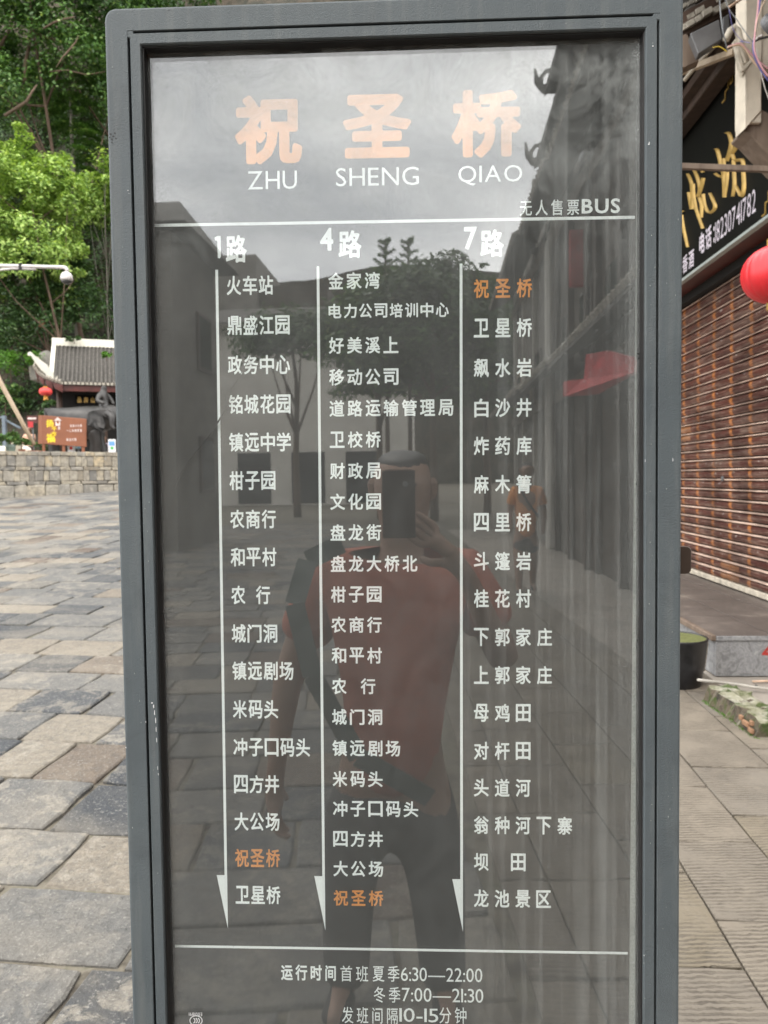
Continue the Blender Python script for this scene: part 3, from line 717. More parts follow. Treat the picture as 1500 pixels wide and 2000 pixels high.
# fly specks and paint chips on the glass and frame
mb = MB(); r3 = random.Random(3)
for px, py, s_ in ((741, 97, 3), (743, 105, 2), (1246, 690, 3), (1247, 700, 2.5), (1243, 945, 3.5), (1245, 1250, 2.4), (1248, 1258, 2.6), (603, 268, 1.6), (765, 345, 1.2), (1037, 1124, 1.3), (1079, 900, 1), (838, 955, 1), (375, 120, 1.5), (352, 135, 1.2), (1244, 1800, 2), (490, 1848, 1.2), (456, 1848, 1.2)):
    x, z = sl(px, py, .0145); a = []
    for k in range(6): q = r3.uniform(.5, 1.1) * s_ * mm * .5; a.append((x + q * math.cos(k * 1.047), .0147, z + q * 1.3 * math.sin(k * 1.047)))
    mb.prism(a, (0, -.0003, 0))
mb.build('fly_specks', MA['black'], sign)['kind'] = 'stuff'
def chips(lst, y, mat, nm='paint_chip'):
    mb = MB()
    for px, py, w_, h_ in lst:
        x, z = sl(px, py, y); a = []
        for k in range(7): q = r3.uniform(.55, 1.1); a.append((x + q * w_ * mm * .5 * math.cos(k * .898), y, z + q * h_ * mm * .5 * math.sin(k * .898)))
        mb.prism(a[::-1], (0, -.00025, 0))
    mb.build(nm, mat, sign)['kind'] = 'stuff'
chips([(297, 1373, 5, 3), (300, 1380, 3, 9), (302, 1392, 2.5, 12), (304, 1407, 2.5, 12), (305, 1425, 2, 14), (306, 1445, 1.6, 12), (308, 1500, 1.3, 10), (310, 1512, 1.3, 6), (1267, 282, 4, 3), (1268, 279, 2, 4), (285, 1410, 1.5, 5), (246, 1460, 2, 4), (250, 372, 2, 2), (252, 378, 1.4, 2), (1275, 90, 3, 3), (1260, 900, 1, 7), (1258, 1866, 1.5, 3), (1314, 898, 1.5, 8)], -.0002, MA['paper'])
chips([(216, 262, 4, 3), (221, 266, 5, 3.5), (218, 272, 4, 3), (224, 260, 3, 3), (226, 270, 3, 3), (219, 278, 3, 3), (214, 268, 2, 3), (330, 20, 1.5, 1.5)], -.0002, MA['black'], 'scuff_mark')
rl = random.Random(12); lst = []
for k in range(70):
    py = rl.uniform(20, 1990); left = rl.random() < .5; x_l = 203 + .0275 * py; x_r = 1334 - .003 * py
    px = rl.choice((x_l + rl.uniform(4, 42), x_l + rl.uniform(52, 66))) if left else rl.choice((x_r - rl.uniform(4, 42), x_r - rl.uniform(52, 70)))
    lst.append((px, py, rl.uniform(.5, 1.5), rl.uniform(.6, 4.5)))
chips(lst, -.0002, MA['alu'], 'dust_specks')
# lock plate on the right side
x, z0 = sl(1328, 1121, .05); _, z1 = sl(1328, 1067, .05)
m1 = MB(); 
pp = []
for cx, cz, a0 in ((XR + .0115, z1 - .006, 0), (XR + .0115, z0 + .006, 270)):
    pass
W_ = sl(1349, 1090, .05)[0] - XR + .001
for k in range(5): a = R(90 - 90 * k / 4); pp.append((XR + W_ - .006 + .006 * math.cos(a), .05, z1 - .006 + .006 * math.sin(a)))
for k in range(5): a = R(0 - 90 * k / 4); pp.append((XR + W_ - .006 + .006 * math.cos(a), .05, z0 + .006 + .006 * math.sin(a)))
pp += [(XR - .002, .05, z0), (XR - .002, .05, z1)]
m1.prism(pp, (0, .006, 0)); m1.build('lock_plate', MA['lock'], sign, bevel=.0008)

# ------------------------------------------------------------------ shop on the right (local axes: x into the building, y along the street, z up)
FY = R(-2.6)
FM = Matrix.Translation((3.62, 8.0, 0)) @ Matrix.Rotation(FY, 4, 'Z'); FMI = FM.inverted()
def fl(px, py, x=0.0):
    o = FMI @ CAM; r = FMI.to_3x3() @ ray(px, py); p = o + r * ((x - o.x) / r.x); return p.y, p.z
def fw(x, y, z): return FM @ Vector((x, y, z))
def f_at(px, py, x):
    y, z = fl(px, py, x); return Vector((x, y, z))
def fthing(name, label, cat, group=None):
    e = empty(name, (3.62, 8.0, 0), label, cat, group, rz=FY); return e
shop = fthing('shop_building', 'two storey timber shop front with closed roller shutter and tiled eave right of the sign', 'building')
PZ = .30
zs_top = 3.56
# walls and piers
m = MB(); m.box((.12, -3.6, 0), (6, 4.6, 7.6)); m.build('wall', MA['oldwood'], shop)
m = MB(); m.box((-.12, 3.35, PZ), (.12, 3.75, zs_top + .1)); m.build('pier', MA['redwood'], shop, bevel=.01)
m = MB(); m.box((-.12, -3.6, PZ), (.12, -3.2, zs_top + .1)); m.build('pier', MA['redwood'], shop, bevel=.01)
m = MB(); m.box((-.30, -3.6, zs_top + .04), (.118, 4.6, 3.86)); m.build('lintel', MA['redwood'], shop, bevel=.01)
m = MB(); m.box((-.10, -3.2, zs_top - .05), (.118, 3.35, zs_top + .04)); m.build('shutter_box', MA['dark'], shop)
# roller shutter: curved slats with a lip whose shine is painted on
shutter = bpy.data.objects.new('roller_shutter', None); link(shutter, shop)
prof = [(.010, 0), (-.004, .008), (-.016, .03), (-.018, .05), (-.012, .072), (.004, .080), (-.018, .0815), (-.028, .086), (-.030, .0905), (-.026, .095), (-.012, .0975), (.006, .099), (.010, .1)]
V = []; Fc = []; y0, y1 = -3.2, 3.35
for x, z in prof: V += [(x, y0, z * .98), (x, y1, z * .98)]
for i in range(len(prof) - 1): Fc.append((2*i, 2*i+2, 2*i+3, 2*i+1))
me = bpy.data.meshes.new('slat'); me.from_pydata(V, [], Fc); uvl = me.uv_layers.new(name='UVMap')
for lp in me.loops:
    v = me.vertices[lp.vertex_index].co; uvl.data[lp.index].uv = ((v.y - y0) / (y1 - y0), v.z / .108)
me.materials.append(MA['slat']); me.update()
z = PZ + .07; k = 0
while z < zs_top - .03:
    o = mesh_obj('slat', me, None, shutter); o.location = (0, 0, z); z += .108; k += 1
MB().box((-.03, -3.2, PZ + .012), (.012, 3.35, PZ + .068)).build('bottom_rail', MA['creamd'], shutter, bevel=.006)
x_, y_, z_ = f_at(1414, 935, -.02); MB().lathe([(.012, 0), (.03, .002), (.03, .012), (.012, .016)], (0, 0, 0), 12).build('lock_cylinder', MA['steel'], shutter).location = (-.03, y_, z_)
bpy.data.objects['lock_cylinder'].rotation_euler = (0, -math.pi / 2, 0)
# platform in front of the shutter
ye, _ = fl(1398, 1243, -1.2)
pc = FMI @ at_z(1398, 1242, PZ); XE = pc.x; YE = pc.y
plat = fthing('shop_platform', 'raised step of dark floor tiles and mottled grey stone below the roller shutter', 'step')
m = MB(); m.box((XE + .03, YE + .03, -.02), (.9, 4.6, PZ - .03)); m.build('core', MA['concrete'], plat)
acc_x = [XE + .0, XE + .42, XE + .84, 0.119]
for i in range(3):
    y = YE
    while y < 4.5:
        m = MB(); m.box((acc_x[i] + .004, y + .004, PZ - .03), (acc_x[i+1] - .004, y + .80 - .004, PZ)); m.build('floor_tile', MA['ptile'], plat, bevel=.002); y += .80
x = XE
while x < 1.0:
    m = MB(); m.box((x + .0015, YE, 0), (min(x + .42, 4) - .0015, YE + .03, PZ - .031)); m.build('cladding_panel', MA['clad'], plat, bevel=.001); x += .42
y = YE + .032
while y < 4.4:
    m = MB(); m.box((XE, y + .0015, 0), (XE + .03, y + .80 - .0015, PZ - .031)); m.build('cladding_panel', MA['clad'], plat, bevel=.001); y += .80
MB().box((XE - .035, YE - .01, PZ - .036), (XE - .0005, 4.4, PZ + .006)).build('wooden_nosing', MA['brown'], plat, bevel=.004)
m = MB(); m.box((XE + .002, YE - .012, PZ - .0335), (XE + .40, YE - .001, PZ - .001)); m.build('edge_strip', MA['clad'], plat, bevel=.002)
m = MB(); m.box((XE + .405, YE - .012, PZ - .0335), (XE + 1.6, YE - .001, PZ - .001)); m.build('edge_strip', MA['clad'], plat, bevel=.002)
# a red number daubed on the cladding
p1 = FMI @ at(1487, 1293, (FM @ Vector((XE, YE, 0))).y); tv, tf = text_fit('4.', .02, 0, .13, 0, .125, latin=True)
o = flat_obj('red_number', (tv, tf), 0, MA['redpaint'], plat); o.location = (p1.x + .065, YE - .0008, p1.z + .06)
# low mossy kerb remnant
mo = empty('mossy_kerb_block', tuple(at_z(1425, 1405)), 'broken mossy concrete kerb block lying beside the footway slabs', 'kerb block')
c = [at_z(1374, 1372), at_z(1478, 1442), at_z(1492, 1428), at_z(1428, 1352)]
base = at_z(1425, 1405)
A, B = at_z(1373, 1368, 0), at_z(1474, 1441, 0); d = (B - A).normalized(); nrm = Vector((-d.y, d.x, 0)); nrm = nrm if nrm.x > 0 else -nrm
bm = bmesh.new(); bmesh.ops.create_grid(bm, x_segments=22, y_segments=8, size=.5)
g = bmesh.ops.extrude_face_region(bm, geom=bm.faces[:]); 
for e in [v for v in g['geom'] if isinstance(v, bmesh.types.BMVert)]: e.co.z = 1
Ln = (B - A).length
for v in bm.verts:
    a, b, z = v.co.x + .5, v.co.y + .5, v.co.z; hgt = .10 + .03 * noise.noise(Vector((a * 5, b * 4, 1)))
    w_ = .22 + .05 * noise.noise(Vector((a * 4, 3, 0))); q = A + d * (a * Ln) + nrm * (b * w_ + (.035 * (1 - b) if z > .5 else 0) + .03 * noise.noise(Vector((a * 9, b * 6, z * 4))) + .015 * noise.noise(Vector((a * 25, b * 15, z * 4))))
    if a > .82 and b < .6 and z > .5: hgt -= .022 * (a - .82) * 5
    v.co = Vector((q.x, q.y, z * hgt)) - base
bmesh.ops.recalc_face_normals(bm, faces=bm.faces)
me = bpy.data.meshes.new('kerb'); bm.to_mesh(me); bm.free(); mesh_obj('concrete_block', me, MA['moss'], mo)
for a, w_, zz in ((.86, .07, .035), (.95, .05, .015), (.78, .035, .05), (.96, .03, .06)):
    q = A + d * (a * Ln) - nrm * .004; m = MB(); m.beam(q - base + Vector((0, 0, zz)), q - base + Vector((0, 0, zz + .03)), w_, .02, tuple(nrm)); m.build('brick_fragment', MA['clay'], mo, bevel=.005)
# moss tufts in the kerb joint
V = []; Fc = []; r4 = random.Random(4)
for k in range(900):
    a = r4.random(); q = A + d * (a * (Ln * 1.05)) - nrm * r4.gauss(-.004, .012) ; h = r4.uniform(.003, .012); an = r4.uniform(0, 6.28); w_ = .005
    dx, dy = math.cos(an) * w_, math.sin(an) * w_; b = len(V); V += [(q.x - dx, q.y - dy, -.004), (q.x + dx, q.y + dy, -.004), (q.x + dx * .3 + dy, q.y + dy * .3 - dx, h)]; Fc.append((b, b+1, b+2))
me = bpy.data.meshes.new('moss'); me.from_pydata(V, [], Fc); tag(mesh_obj('moss', me, MA['grass']), kind='stuff')
# tub of duckweed
tc_ = at_z(1322, 1336); tub = empty('water_tub', (tc_.x, tc_.y, 0), 'round black tub filled to the brim with green duckweed beside the shop step', 'tub')
m = MB(); m.lathe([(.150, -.005), (.158, 0), (.185, .15), (.203, .325), (.208, .33), (.208, .342), (.198, .342), (.194, .33), (.15, .31)], (0, 0, 0), 36); m.build('tub_body', MA['rubber'], tub, smooth=True)
m = MB(); m.lathe([(.0, .334), (.1, .336), (.197, .335), (.197, .33)], (0, 0, 0), 36); m.build('duckweed', MA['pond'], tub)
m = MB(); m.tube([(.205, -.02, .335), (.192, -.02, .2), (.178, -.02, .1)], .012, 6); m.build('pale_strap', MA['creamd'], tub)
# conduit on the ground
pts = [at_z(1363, 1328, .10), at_z(1400, 1332, .07), at_z(1440, 1337, .045), at_z(1472, 1342, .03), at_z(1530, 1350, .018)]
m = MB(); m.tube(pts, .010, 8); pipe = tag(m.build('white_conduit', MA['pipe'], smooth=True), 'thin white plastic conduit lying on the ground from the black tub', 'pipe')
m = MB(); m.tube([at_z(1474, 1341, .031), at_z(1479, 1342, .029)], .014, 8); o = m.build('black_clip', MA['black'], pipe)
m = MB(); m.tube([at_z(1470, 1331, .01), at_z(1540, 1329, .01)], .008, 6); tag(m.build('tan_hose', MA['wire_tan'], smooth=True), 'thin tan hose lying at the foot of the stone cladding', 'hose')

# ------------------------------------------------------------------ shop sign board
BX = -.35
sb = fthing('shop_sign', 'long black lacquered shop board with gold characters and a white phone number', 'shop sign')
yb0, zb0 = fl(1331, 549, BX); _, zb1 = fl(1334, 266, BX); print('board', yb0, zb0, zb1)
BZ0, BZ1 = zb0 + .01, zb1
BY0, BY1 = -2.35, 2.7
MB().box((BX, BY0, BZ0), (BX + .06, BY1, BZ1)).build('board', MA['board_black'], sb, bevel=.004)
m = MB(); m.box((BX - .02, BY0, BZ0 - .03), (BX + .04, BY1, BZ0 - .0005)); m.build('lower_trim', MA['alu'], sb, bevel=.003)
def brd(VF, name, mat, depth=.012):
    """letters on the board: input x runs along the street towards the viewer's right (= -y), z up"""
    V, Fc = VF; m = MB(); n = len(V)
    a = [(BX - depth, p[0], p[1]) for p in V]; b = [(BX - .0005, p[0], p[1]) for p in V]
    m.add(a, Fc)
    if depth > .002:
        c = {}
        for f in Fc:
            for i in range(len(f)): e = (f[i], f[(i+1) % len(f)]); q = (min(e), max(e)); c[q] = None if q in c else e
        vs = a + b; m.add(vs, [(e[0], e[1], e[1] + n, e[0] + n) for e in c.values() if e])
    return m.build(name, mat, sb)
def btext(s, off, pxa, pxb, za, zb, name, mat, depth=.0015, latin=False, gap=.12, slant=0):
    ya = fl(pxa[0], pxa[1], BX)[0]; yb_ = fl(pxb[0], pxb[1], BX)[0]
    tv, tf = text_fit(s, off, 0, abs(ya - yb_), za, zb, gap, latin)
    return brd(([(ya - p[0] + slant * (p[1] - za), p[1]) for p in tv], tf), name, mat, depth)
# brush characters: strokes swept with varying width
def brush(strokes, px0, name='gold_character'):
    """strokes in photograph pixels, carried on to the board: [(x, y, width)...]"""
    m = MB()
    for st in strokes:
        P = [Vector((p[0], p[1])) for p in st]; Wd = [p[2] * .66 for p in st]
        # densify with Catmull-Rom
        Q = []; n = len(P)
        for i in range(n - 1):
            p0, p1, p2, p3 = P[max(i-1, 0)], P[i], P[i+1], P[min(i+2, n-1)]
            for k in range(6):
                t = k / 6; q = .5 * ((2*p1) + (-p0 + p2)*t + (2*p0 - 5*p1 + 4*p2 - p3)*t*t + (-p0 + 3*p1 - 3*p2 + p3)*t*t*t); Q.append((q, Wd[i] + (Wd[i+1] - Wd[i]) * t))
        Q.append((P[-1], Wd[-1])); Lf = []; Rg = []
        for i, (q, w_) in enumerate(Q):
            dd = Q[min(i+1, len(Q)-1)][0] - Q[max(i-1, 0)][0]; dd.normalize(); nn = Vector((-dd.y, dd.x))
            for lst, sg in ((Lf, 1), (Rg, -1)):
                a = q + nn * (w_ / 2 * sg); lst.append(f_at(a.x, a.y, BX))
        n = len(Lf); V = []; mid = []
        for i in range(n):
            a, b = Lf[i].copy(), Rg[i].copy(); c = (a + b) / 2; c.x = BX - .030; a.x = b.x = BX - .002
            V += [a, c, b]
        Fc = []
        for i in range(n - 1):
            for k in range(2): Fc.append((3*i+k, 3*i+k+1, 3*i+4+k, 3*i+3+k))
        m.add(V, Fc)
    return m.build(name, MA['gold'], sb, smooth=True)
def z5(x, y): return (1300 + x / 6.06, 230 + y / 6.06)
def S(*p): return [(*z5(a, b), w / 6.06) for a, b, w in p]
brush([S((600,370,30),(625,385,50),(650,480,52),(665,560,45),(650,600,30)), S((600,660,36),(660,700,40),(700,660,55),(695,480,50)), S((720,180,25),(760,190,62),(790,290,50),(770,400,62),(735,510,50)),
       S((905,300,45),(880,285,62),(830,370,62),(800,420,40)), S((800,430,46),(830,500,52),(880,500,62),(925,510,50),(935,640,42),(940,820,46),(915,930,42),(870,850,24),(850,800,12)), S((820,500,30),(825,640,38),(830,800,34),(812,930,20)),
       S((690,610,42),(705,760,52),(710,940,40)), S((745,640,36),(735,760,42),(712,930,28))], 0)
brush([S((275,660,22),(310,750,45),(325,860,48),(320,1080,44)), S((285,880,22),(300,980,44),(318,1080,36)), S((340,780,30),(345,900,30),(375,1080,34),(455,1310,30)), S((350,620,34),(385,700,42),(415,830,40),(400,930,36)),
       S((440,620,40),(455,650,44)), S((455,710,50),(440,790,52),(405,900,50),(380,930,36)), S((410,940,32),(440,1040,30),(440,1180,16)), S((455,900,34),(475,1030,40),(520,1120,46),(580,1090,52),(595,1030,44),(540,890,16))], 0)
brush([S((150,1130,30),(190,1110,45),(225,1120,42)), S((200,1150,34),(215,1260,32),(250,1420,26),(278,1530,12)), S((190,1180,20),(150,1330,24),(110,1450,20)), S((180,1440,14),(192,1460,10))], 0)
btext('18230741782', .0, (1397, 470), (1476, 420), BZ0 + .11, BZ0 + .31, 'phone_number', MA['whitelet'], latin=True, gap=.1)
btext('电话：', .03, (1366, 492), (1396, 474), BZ0 + .11, BZ0 + .33, 'phone_number', MA['whitelet'], gap=.05)
btext('醬香酒', .02, (1322, 530), (1355.5, 507), BZ0 + .05, BZ0 + .24, 'goods_lettering', MA['whitelet'], gap=.05)
# gold fret ornaments in the board's corners
def fret(cells, y0, z0, s, name='fret_ornament', w_=.014):
    m = MB()
    for (a, b), (c, d_) in zip(cells[:-1], cells[1:]):
        m.beam((BX - .004, y0 - a * s, z0 + b * s), (BX - .004, y0 - c * s, z0 + d_ * s), .008, w_, (0, 1, 0) if b == d_ else (0, 0, 1)) if False else m.box((BX - .008, y0 - max(a, c) * s - w_/2, z0 + min(b, d_) * s - w_/2), (BX - .0005 - .0007 * (a == c), y0 - min(a, c) * s + w_/2, z0 + max(b, d_) * s + w_/2))
    m.build(name, MA['gold'], sb)
yq, zq = fl(1412, 196, BX)
fret([(0, 0), (1, 0), (1, 1), (2, 1), (2, 3.2), (3.4, 3.2), (3.4, 1.2), (2.6, 1.2), (2.6, 2.2), (4.4, 2.2), (4.4, .2), (6, .2), (6, 3.6), (4.8, 3.6), (4.8, 2.8)], yq, zq - .02, .068)
fret([(2, 3.2), (2, 4.6), (4, 4.6), (4, 3.6), (7, 3.6)], yq, zq - .02, .068)
yq, zq = fl(1490, 422, BX); fret([(0, 0), (1, 0), (1, 1.6), (2, 1.6), (2, 3), (4, 3), (4, 1), (3, 1), (3, 2)], yq, zq, .055)
# dark timber soffit behind and above the board
sof = f_at(1334, 240, BX - .05)
m = MB(); m.box((-.62, -3.6, BZ1 + .02), (.118, 4.6, BZ1 + .10)); m.build('soffit_board', MA['dkwood'], shop)
m = MB(); m.beam((BX - .10, -3.6, BZ1 + .09), (BX - .10, 4.6, BZ1 + .09), .16, .30); m.build('eave_beam', MA['dkwood'], shop, bevel=.008)
y = -3.3
while y < 4.5:
    m = MB(); m.beam((.1, y, BZ1 + .62), (-1.15, y, BZ1 + .28), .07, .10); m.build('rafter', MA['dkwood'], shop); y += .62
m = MB(); V = [(-1.25, -3.8, BZ1 + .34), (-1.25, 4.6, BZ1 + .34), (.12, 4.6, BZ1 + .76), (.12, -3.8, BZ1 + .76)]
m.prism([Vector(v) for v in V], (0, 0, .04)); m.build('roof_boarding', MA['dkwood'], shop)
m = MB()
y = -3.75
while y < 4.55:
    m.tube([(-1.28, y, BZ1 + .41), (.12, y, BZ1 + .84)], .05, 6); y += .16
o = m.build('roof_tile', MA['tile'], shop); o['kind'] = 'stuff'

# ------------------------------------------------------------------ hanging things and wiring under the shop eave
def thing_mb(name, mbld, mat, label, cat, group=None, **kw):
    return tag(mbld.build(name, mat, **kw), label, cat, group)
# carved cream hanging post with its timber shoe
YP1 = 5.6
hp = empty('hanging_post', tuple(at(1465, 240, YP1)), 'cream painted square hanging post with a brown timber shoe under the shop eave', 'post')
b0 = Vector(hp.location)
def rel(px, py, Y): return at(px, py, Y) - b0
m = MB(); z0 = rel(1465, 240, YP1).z
pa, pb = rel(1455, 200, YP1), rel(1488, 200, YP1)
m.box((pa.x, 0, 0), (pb.x, .16, 1.25)); m.build('shaft', MA['cream'], hp, bevel=.006)
m = MB(); m.prism([rel(1455, 252, YP1 - .012), rel(1487, 216, YP1 - .012), rel(1487, 105, YP1 - .012), rel(1455, 105, YP1 - .012)], (0, .15, 0)); m.build('carved_tip', MA['cream'], hp, bevel=.004)
m = MB(); m.prism([rel(1436, 75, YP1 - .02), rel(1455, 75, YP1 - .02), rel(1472, 100, YP1 - .02), rel(1478, 108, YP1 - .02), rel(1452, 145, YP1 - .02), rel(1446, 130, YP1 - .02)], (0, .05, 0)); m.build('bracket_arm', MA['creamd'], hp, bevel=.004)
m = MB(); m.prism([rel(1452, 256, YP1 + .03), rel(1488, 212, YP1 + .03), rel(1530, 235, YP1 + .03), rel(1530, 330, YP1 + .03), rel(1492, 292, YP1 + .03), rel(1470, 268, YP1 + .03)], (0, .22, 0)); m.build('timber_shoe', MA['brown'], hp, bevel=.01)
m = MB(); m.box((rel(1489, 0, YP1).x, .02, rel(1495, 128, YP1).z), (rel(1520, 0, YP1).x, .2, 1.25)); m.build('side_board', MA['cream'], hp, bevel=.006)
# crossing roof corner with its tile stack
YR = 6.1
rc = empty('tiled_roof_corner', tuple(at(1375, 60, YR)), 'corner of an old grey tiled roof with layered lichen tiles above the shop board', 'roof')
b0 = Vector(rc.location)
r5 = random.Random(11)
edge0, edge1 = Vector((1322, 52)), Vector((1452, -22))
for row, (oy, t, mat) in enumerate(((0, 11, 'tile_pale'), (-15, 10, 'tile_pale'), (-28, 8, 'tile'), (-39, 8, 'tile_pale'), (-50, 7, 'tile'))):
    a = 0
    while a < 1.0:
        w_ = r5.uniform(.10, .17); p = edge0.lerp(edge1, a + .004); q = edge0.lerp(edge1, min(a + w_, 1.06) - .006); sh = r5.uniform(-4, 4) + oy
        yy = YR + row * .05 + r5.uniform(-.03, .03)
        m = MB(); m.prism([rel(p.x + 3, p.y + 12 + sh, yy), rel(q.x + 3, q.y + 12 + sh, yy), rel(q.x, q.y + 12 + sh - t, yy), rel(p.x, p.y + 12 + sh - t, yy)], (.03, .30, .03))
        m.build('roof_tile', MA[mat], rc, bevel=.004); a += w_
m = MB(); m.prism([rel(1322, 78, YR + .05), rel(1455, 4, YR + .05), rel(1455, -40, YR + .05), rel(1322, 30, YR + .05)], (.1, .9, .05)); m.build('tile_bed', MA['dkwood'], rc)
m = MB(); m.prism([rel(1318, 72, YR - .02), rel(1342, 66, YR - .02), rel(1366, 118, YR - .02), rel(1318, 140, YR - .02)], (.02, .1, 0)); m.build('barge_board', MA['brown'], rc, bevel=.004)
# floodlight box
YF = 5.9
fb = empty('grey_floodlight_box', tuple(at(1380, 70, YF)), 'flat dark grey rectangular lamp housing tilted under the tiled roof corner', 'lamp')
b0 = Vector(fb.location)
m = MB(); m.prism([rel(1348, 65, YF), rel(1405, 37, YF), rel(1411, 76, YF), rel(1364, 105, YF)], (.02, .10, 0)); m.build('housing', MA['steel'], fb, bevel=.006)
m = MB(); m.prism([rel(1412, 34, YF + .05), rel(1424, 26, YF + .05), rel(1425, 58, YF + .05), rel(1414, 72, YF + .05)], (.02, .08, 0)); m.build('mounting_plate', MA['steel'], fb, bevel=.003)
# pale stick
m = MB(); m.beam(at(1318, 146, 6.6), at(1434, 101, 5.9), .045, .045); thing_mb('wooden_batten', m, MA['palewood'], 'pale square wooden batten slanting up from behind the sign', 'batten', bevel=.003)
m = MB(); m.tube([at(1336, 158, 6.4), at(1362, 125, 6.3), at(1400, 86, 6.1)], .016, 8); thing_mb('grey_conduit', m, MA['creamd'], 'short slanting grey conduit behind the pale batten', 'pipe', smooth=True)
# pipe bend and bracket plates
m = MB(); m.tube([at(1418, 78, 5.5), at(1426, 60, 5.5), at(1434, 54, 5.5), at(1441, 60, 5.5), at(1446, 84, 5.5), at(1456, 122, 5.5)], .024, 10); thing_mb('pipe_bend', m, MA['creamd'], 'cream plastic pipe elbow bending over beside the hanging post', 'pipe', smooth=True)
m = MB(); m.beam(at(1433, 82, 5.45), at(1450, 140, 5.45), .03, .02); m.beam(at(1449, 138, 5.45), at(1470, 116, 5.45), .022, .02); m.beam(at(1442, 92, 5.46), at(1455, 124, 5.46), .02, .02); thing_mb('angle_bracket', m, MA['creamd'], 'dirty cream angle bracket fixed low on the hanging post', 'bracket', bevel=.002)
# round dark lamp
dl = empty('round_lamp', tuple(at(1499, 56, 5.3)), 'round dark grey floodlight at the upper right beside the hanging post', 'lamp'); b0 = Vector(dl.location)
m = MB(); m.lathe([(.02, 0), (.070, .004), (.075, .02), (.075, .05), (.05, .08), (.02, .085)], (0, 0, 0), 24); o = m.build('lamp_head', MA['steel'], dl, smooth=False); o.rotation_euler = (R(70), 0, R(25))
m = MB(); m.tube([rel(1470, 82, 5.3), rel(1484, 76, 5.3), rel(1500, 72, 5.35)], .008, 6); m.build('lamp_arm', MA['steel'], dl)
m = MB(); m.beam(rel(1478, 74, 5.28), rel(1487, 70, 5.28), .03, .01); m.build('label_tab', MA['white'], dl)
# wires
def wire(pts, rad, mat, label, n='wire'):
    P = [at(*p) for p in pts]; Q = []; k_ = len(P)
    for i in range(k_ - 1):
        p0, p1, p2, p3 = P[max(i-1, 0)], P[i], P[i+1], P[min(i+2, k_-1)]
        for k in range(5):
            t = k / 5; Q.append(.5 * ((2*p1) + (p2 - p0)*t + (2*p0 - 5*p1 + 4*p2 - p3)*t*t + (3*p1 - 3*p2 + p3 - p0)*t*t*t))
    Q.append(P[-1]); m = MB(); m.tube(Q, rad, 6); return thing_mb(n, m, MA[mat], label, 'wire', smooth=True)
wire([(1405, -20, 5.3), (1407, 20, 5.3), (1412, 60, 5.3), (1421, 98, 5.35)], .0042, 'wire_grey', 'grey wire hanging straight down past the floodlight box')
wire([(1412, -20, 5.2), (1422, 14, 5.2), (1440, 40, 5.2), (1455, 62, 5.2), (1469, 81, 5.2)], .003, 'wire_grey', 'dark grey wire slanting across the cream hanging post')
wire([(1466, 84, 5.1), (1445, 80, 5.2), (1452, 82, 5.2), (1433, 60, 5.2), (1424, 18, 5.2)], .002, 'wire_blue', 'thin looped wire tied beside the cream pipe elbow')
wire([(1483, -20, 5.0), (1480, 20, 5.0), (1476, 52, 5.0), (1473, 90, 5.0), (1478, 112, 5.0), (1492, 138, 5.0), (1515, 165, 5.0)], .005, 'wire_pink', 'pink wire curving down over the cream post')
wire([(1487, -20, 5.02), (1482, 24, 5.02), (1474, 70, 5.02), (1471, 95, 5.02), (1478, 122, 5.02), (1495, 150, 5.02), (1515, 172, 5.02)], .005, 'wire_blue', 'violet wire twisted with the pink wire over the post')
wire([(1503, -12, 4.9), (1488, 12, 4.9), (1478, 45, 4.9), (1476, 62, 4.9)], .0028, 'wire_tan', 'fine tan wire looping above the round lamp')
wire([(1421, 93, 5.3), (1440, 88, 5.3), (1452, 92, 5.3), (1466, 112, 5.3), (1482, 132, 5.3), (1520, 165, 5.3)], .006, 'wire_tan', 'thick tan wire crossing below the pipe elbow')
wire([(1422, 91, 5.35), (1446, 85, 5.35), (1462, 100, 5.35), (1485, 122, 5.35), (1520, 150, 5.35)], .0045, 'wire_pink', 'dull pink wire above the thick tan wire')
wire([(1392, 93, 5.6), (1404, 91, 5.6), (1412, 95, 5.6), (1420, 101, 5.6)], .0035, 'wire_yellow', 'short yellow wire at the end of the pale batten')
wire([(1424, 14, 5.4), (1445, 0, 5.5), (1462, -14, 5.6)], .010, 'wire_tan', 'tan rod slanting up behind the grey wires', 'rod')
wire([(1478, 95, 5.5), (1484, 130, 5.5), (1492, 165, 5.5), (1504, 200, 5.5)], .0035, 'pipe', 'white wire running down beside the cream post')
# horizontal bar and lantern
m = MB(); a, b = at(1300, 324, 4.9), at(1560, 333, 4.9); m.beam(a, b, .03, .034); thing_mb('lantern_rail', m, MA['brown'], 'grey brown timber rail crossing level in front of the shop board', 'rail', bevel=.002)
lc = at(1525, 535, 3.9); lan = empty('red_lantern', tuple(lc), 'large red festival lantern hanging at the right edge before the shutter', 'lantern')
m = MB(); prof = []
for k in range(15): a = R(-90 + 180 * k / 14); prof.append((max(.03, .186 * math.cos(a) ** .8), .143 * math.sin(a)))
m = MB(); n = 144; V = []; Fc = []
for r_, z in prof:
    for k in range(n):
        a = 2 * math.pi * k / n; rr_ = r_ * (1 - .022 * (1 - abs(math.cos(a * 9))) ** 2); V.append((rr_ * math.cos(a), rr_ * math.sin(a), z))
for i in range(14):
    for k in range(n): Fc.append((i*n+k, i*n+(k+1)%n, (i+1)*n+(k+1)%n, (i+1)*n+k))
m.add(V, Fc); m.build('lantern_body', MA['lantern'], lan, smooth=True)
m = MB(); m.lathe([(.06, .138), (.065, .142), (.065, .175), (.06, .178)], n=20); m.build('top_cap', MA['gold'], lan)
m = MB(); m.lathe([(.06, -.178), (.065, -.175), (.065, -.142), (.06, -.138)], n=20); m.build('bottom_cap', MA['gold'], lan)
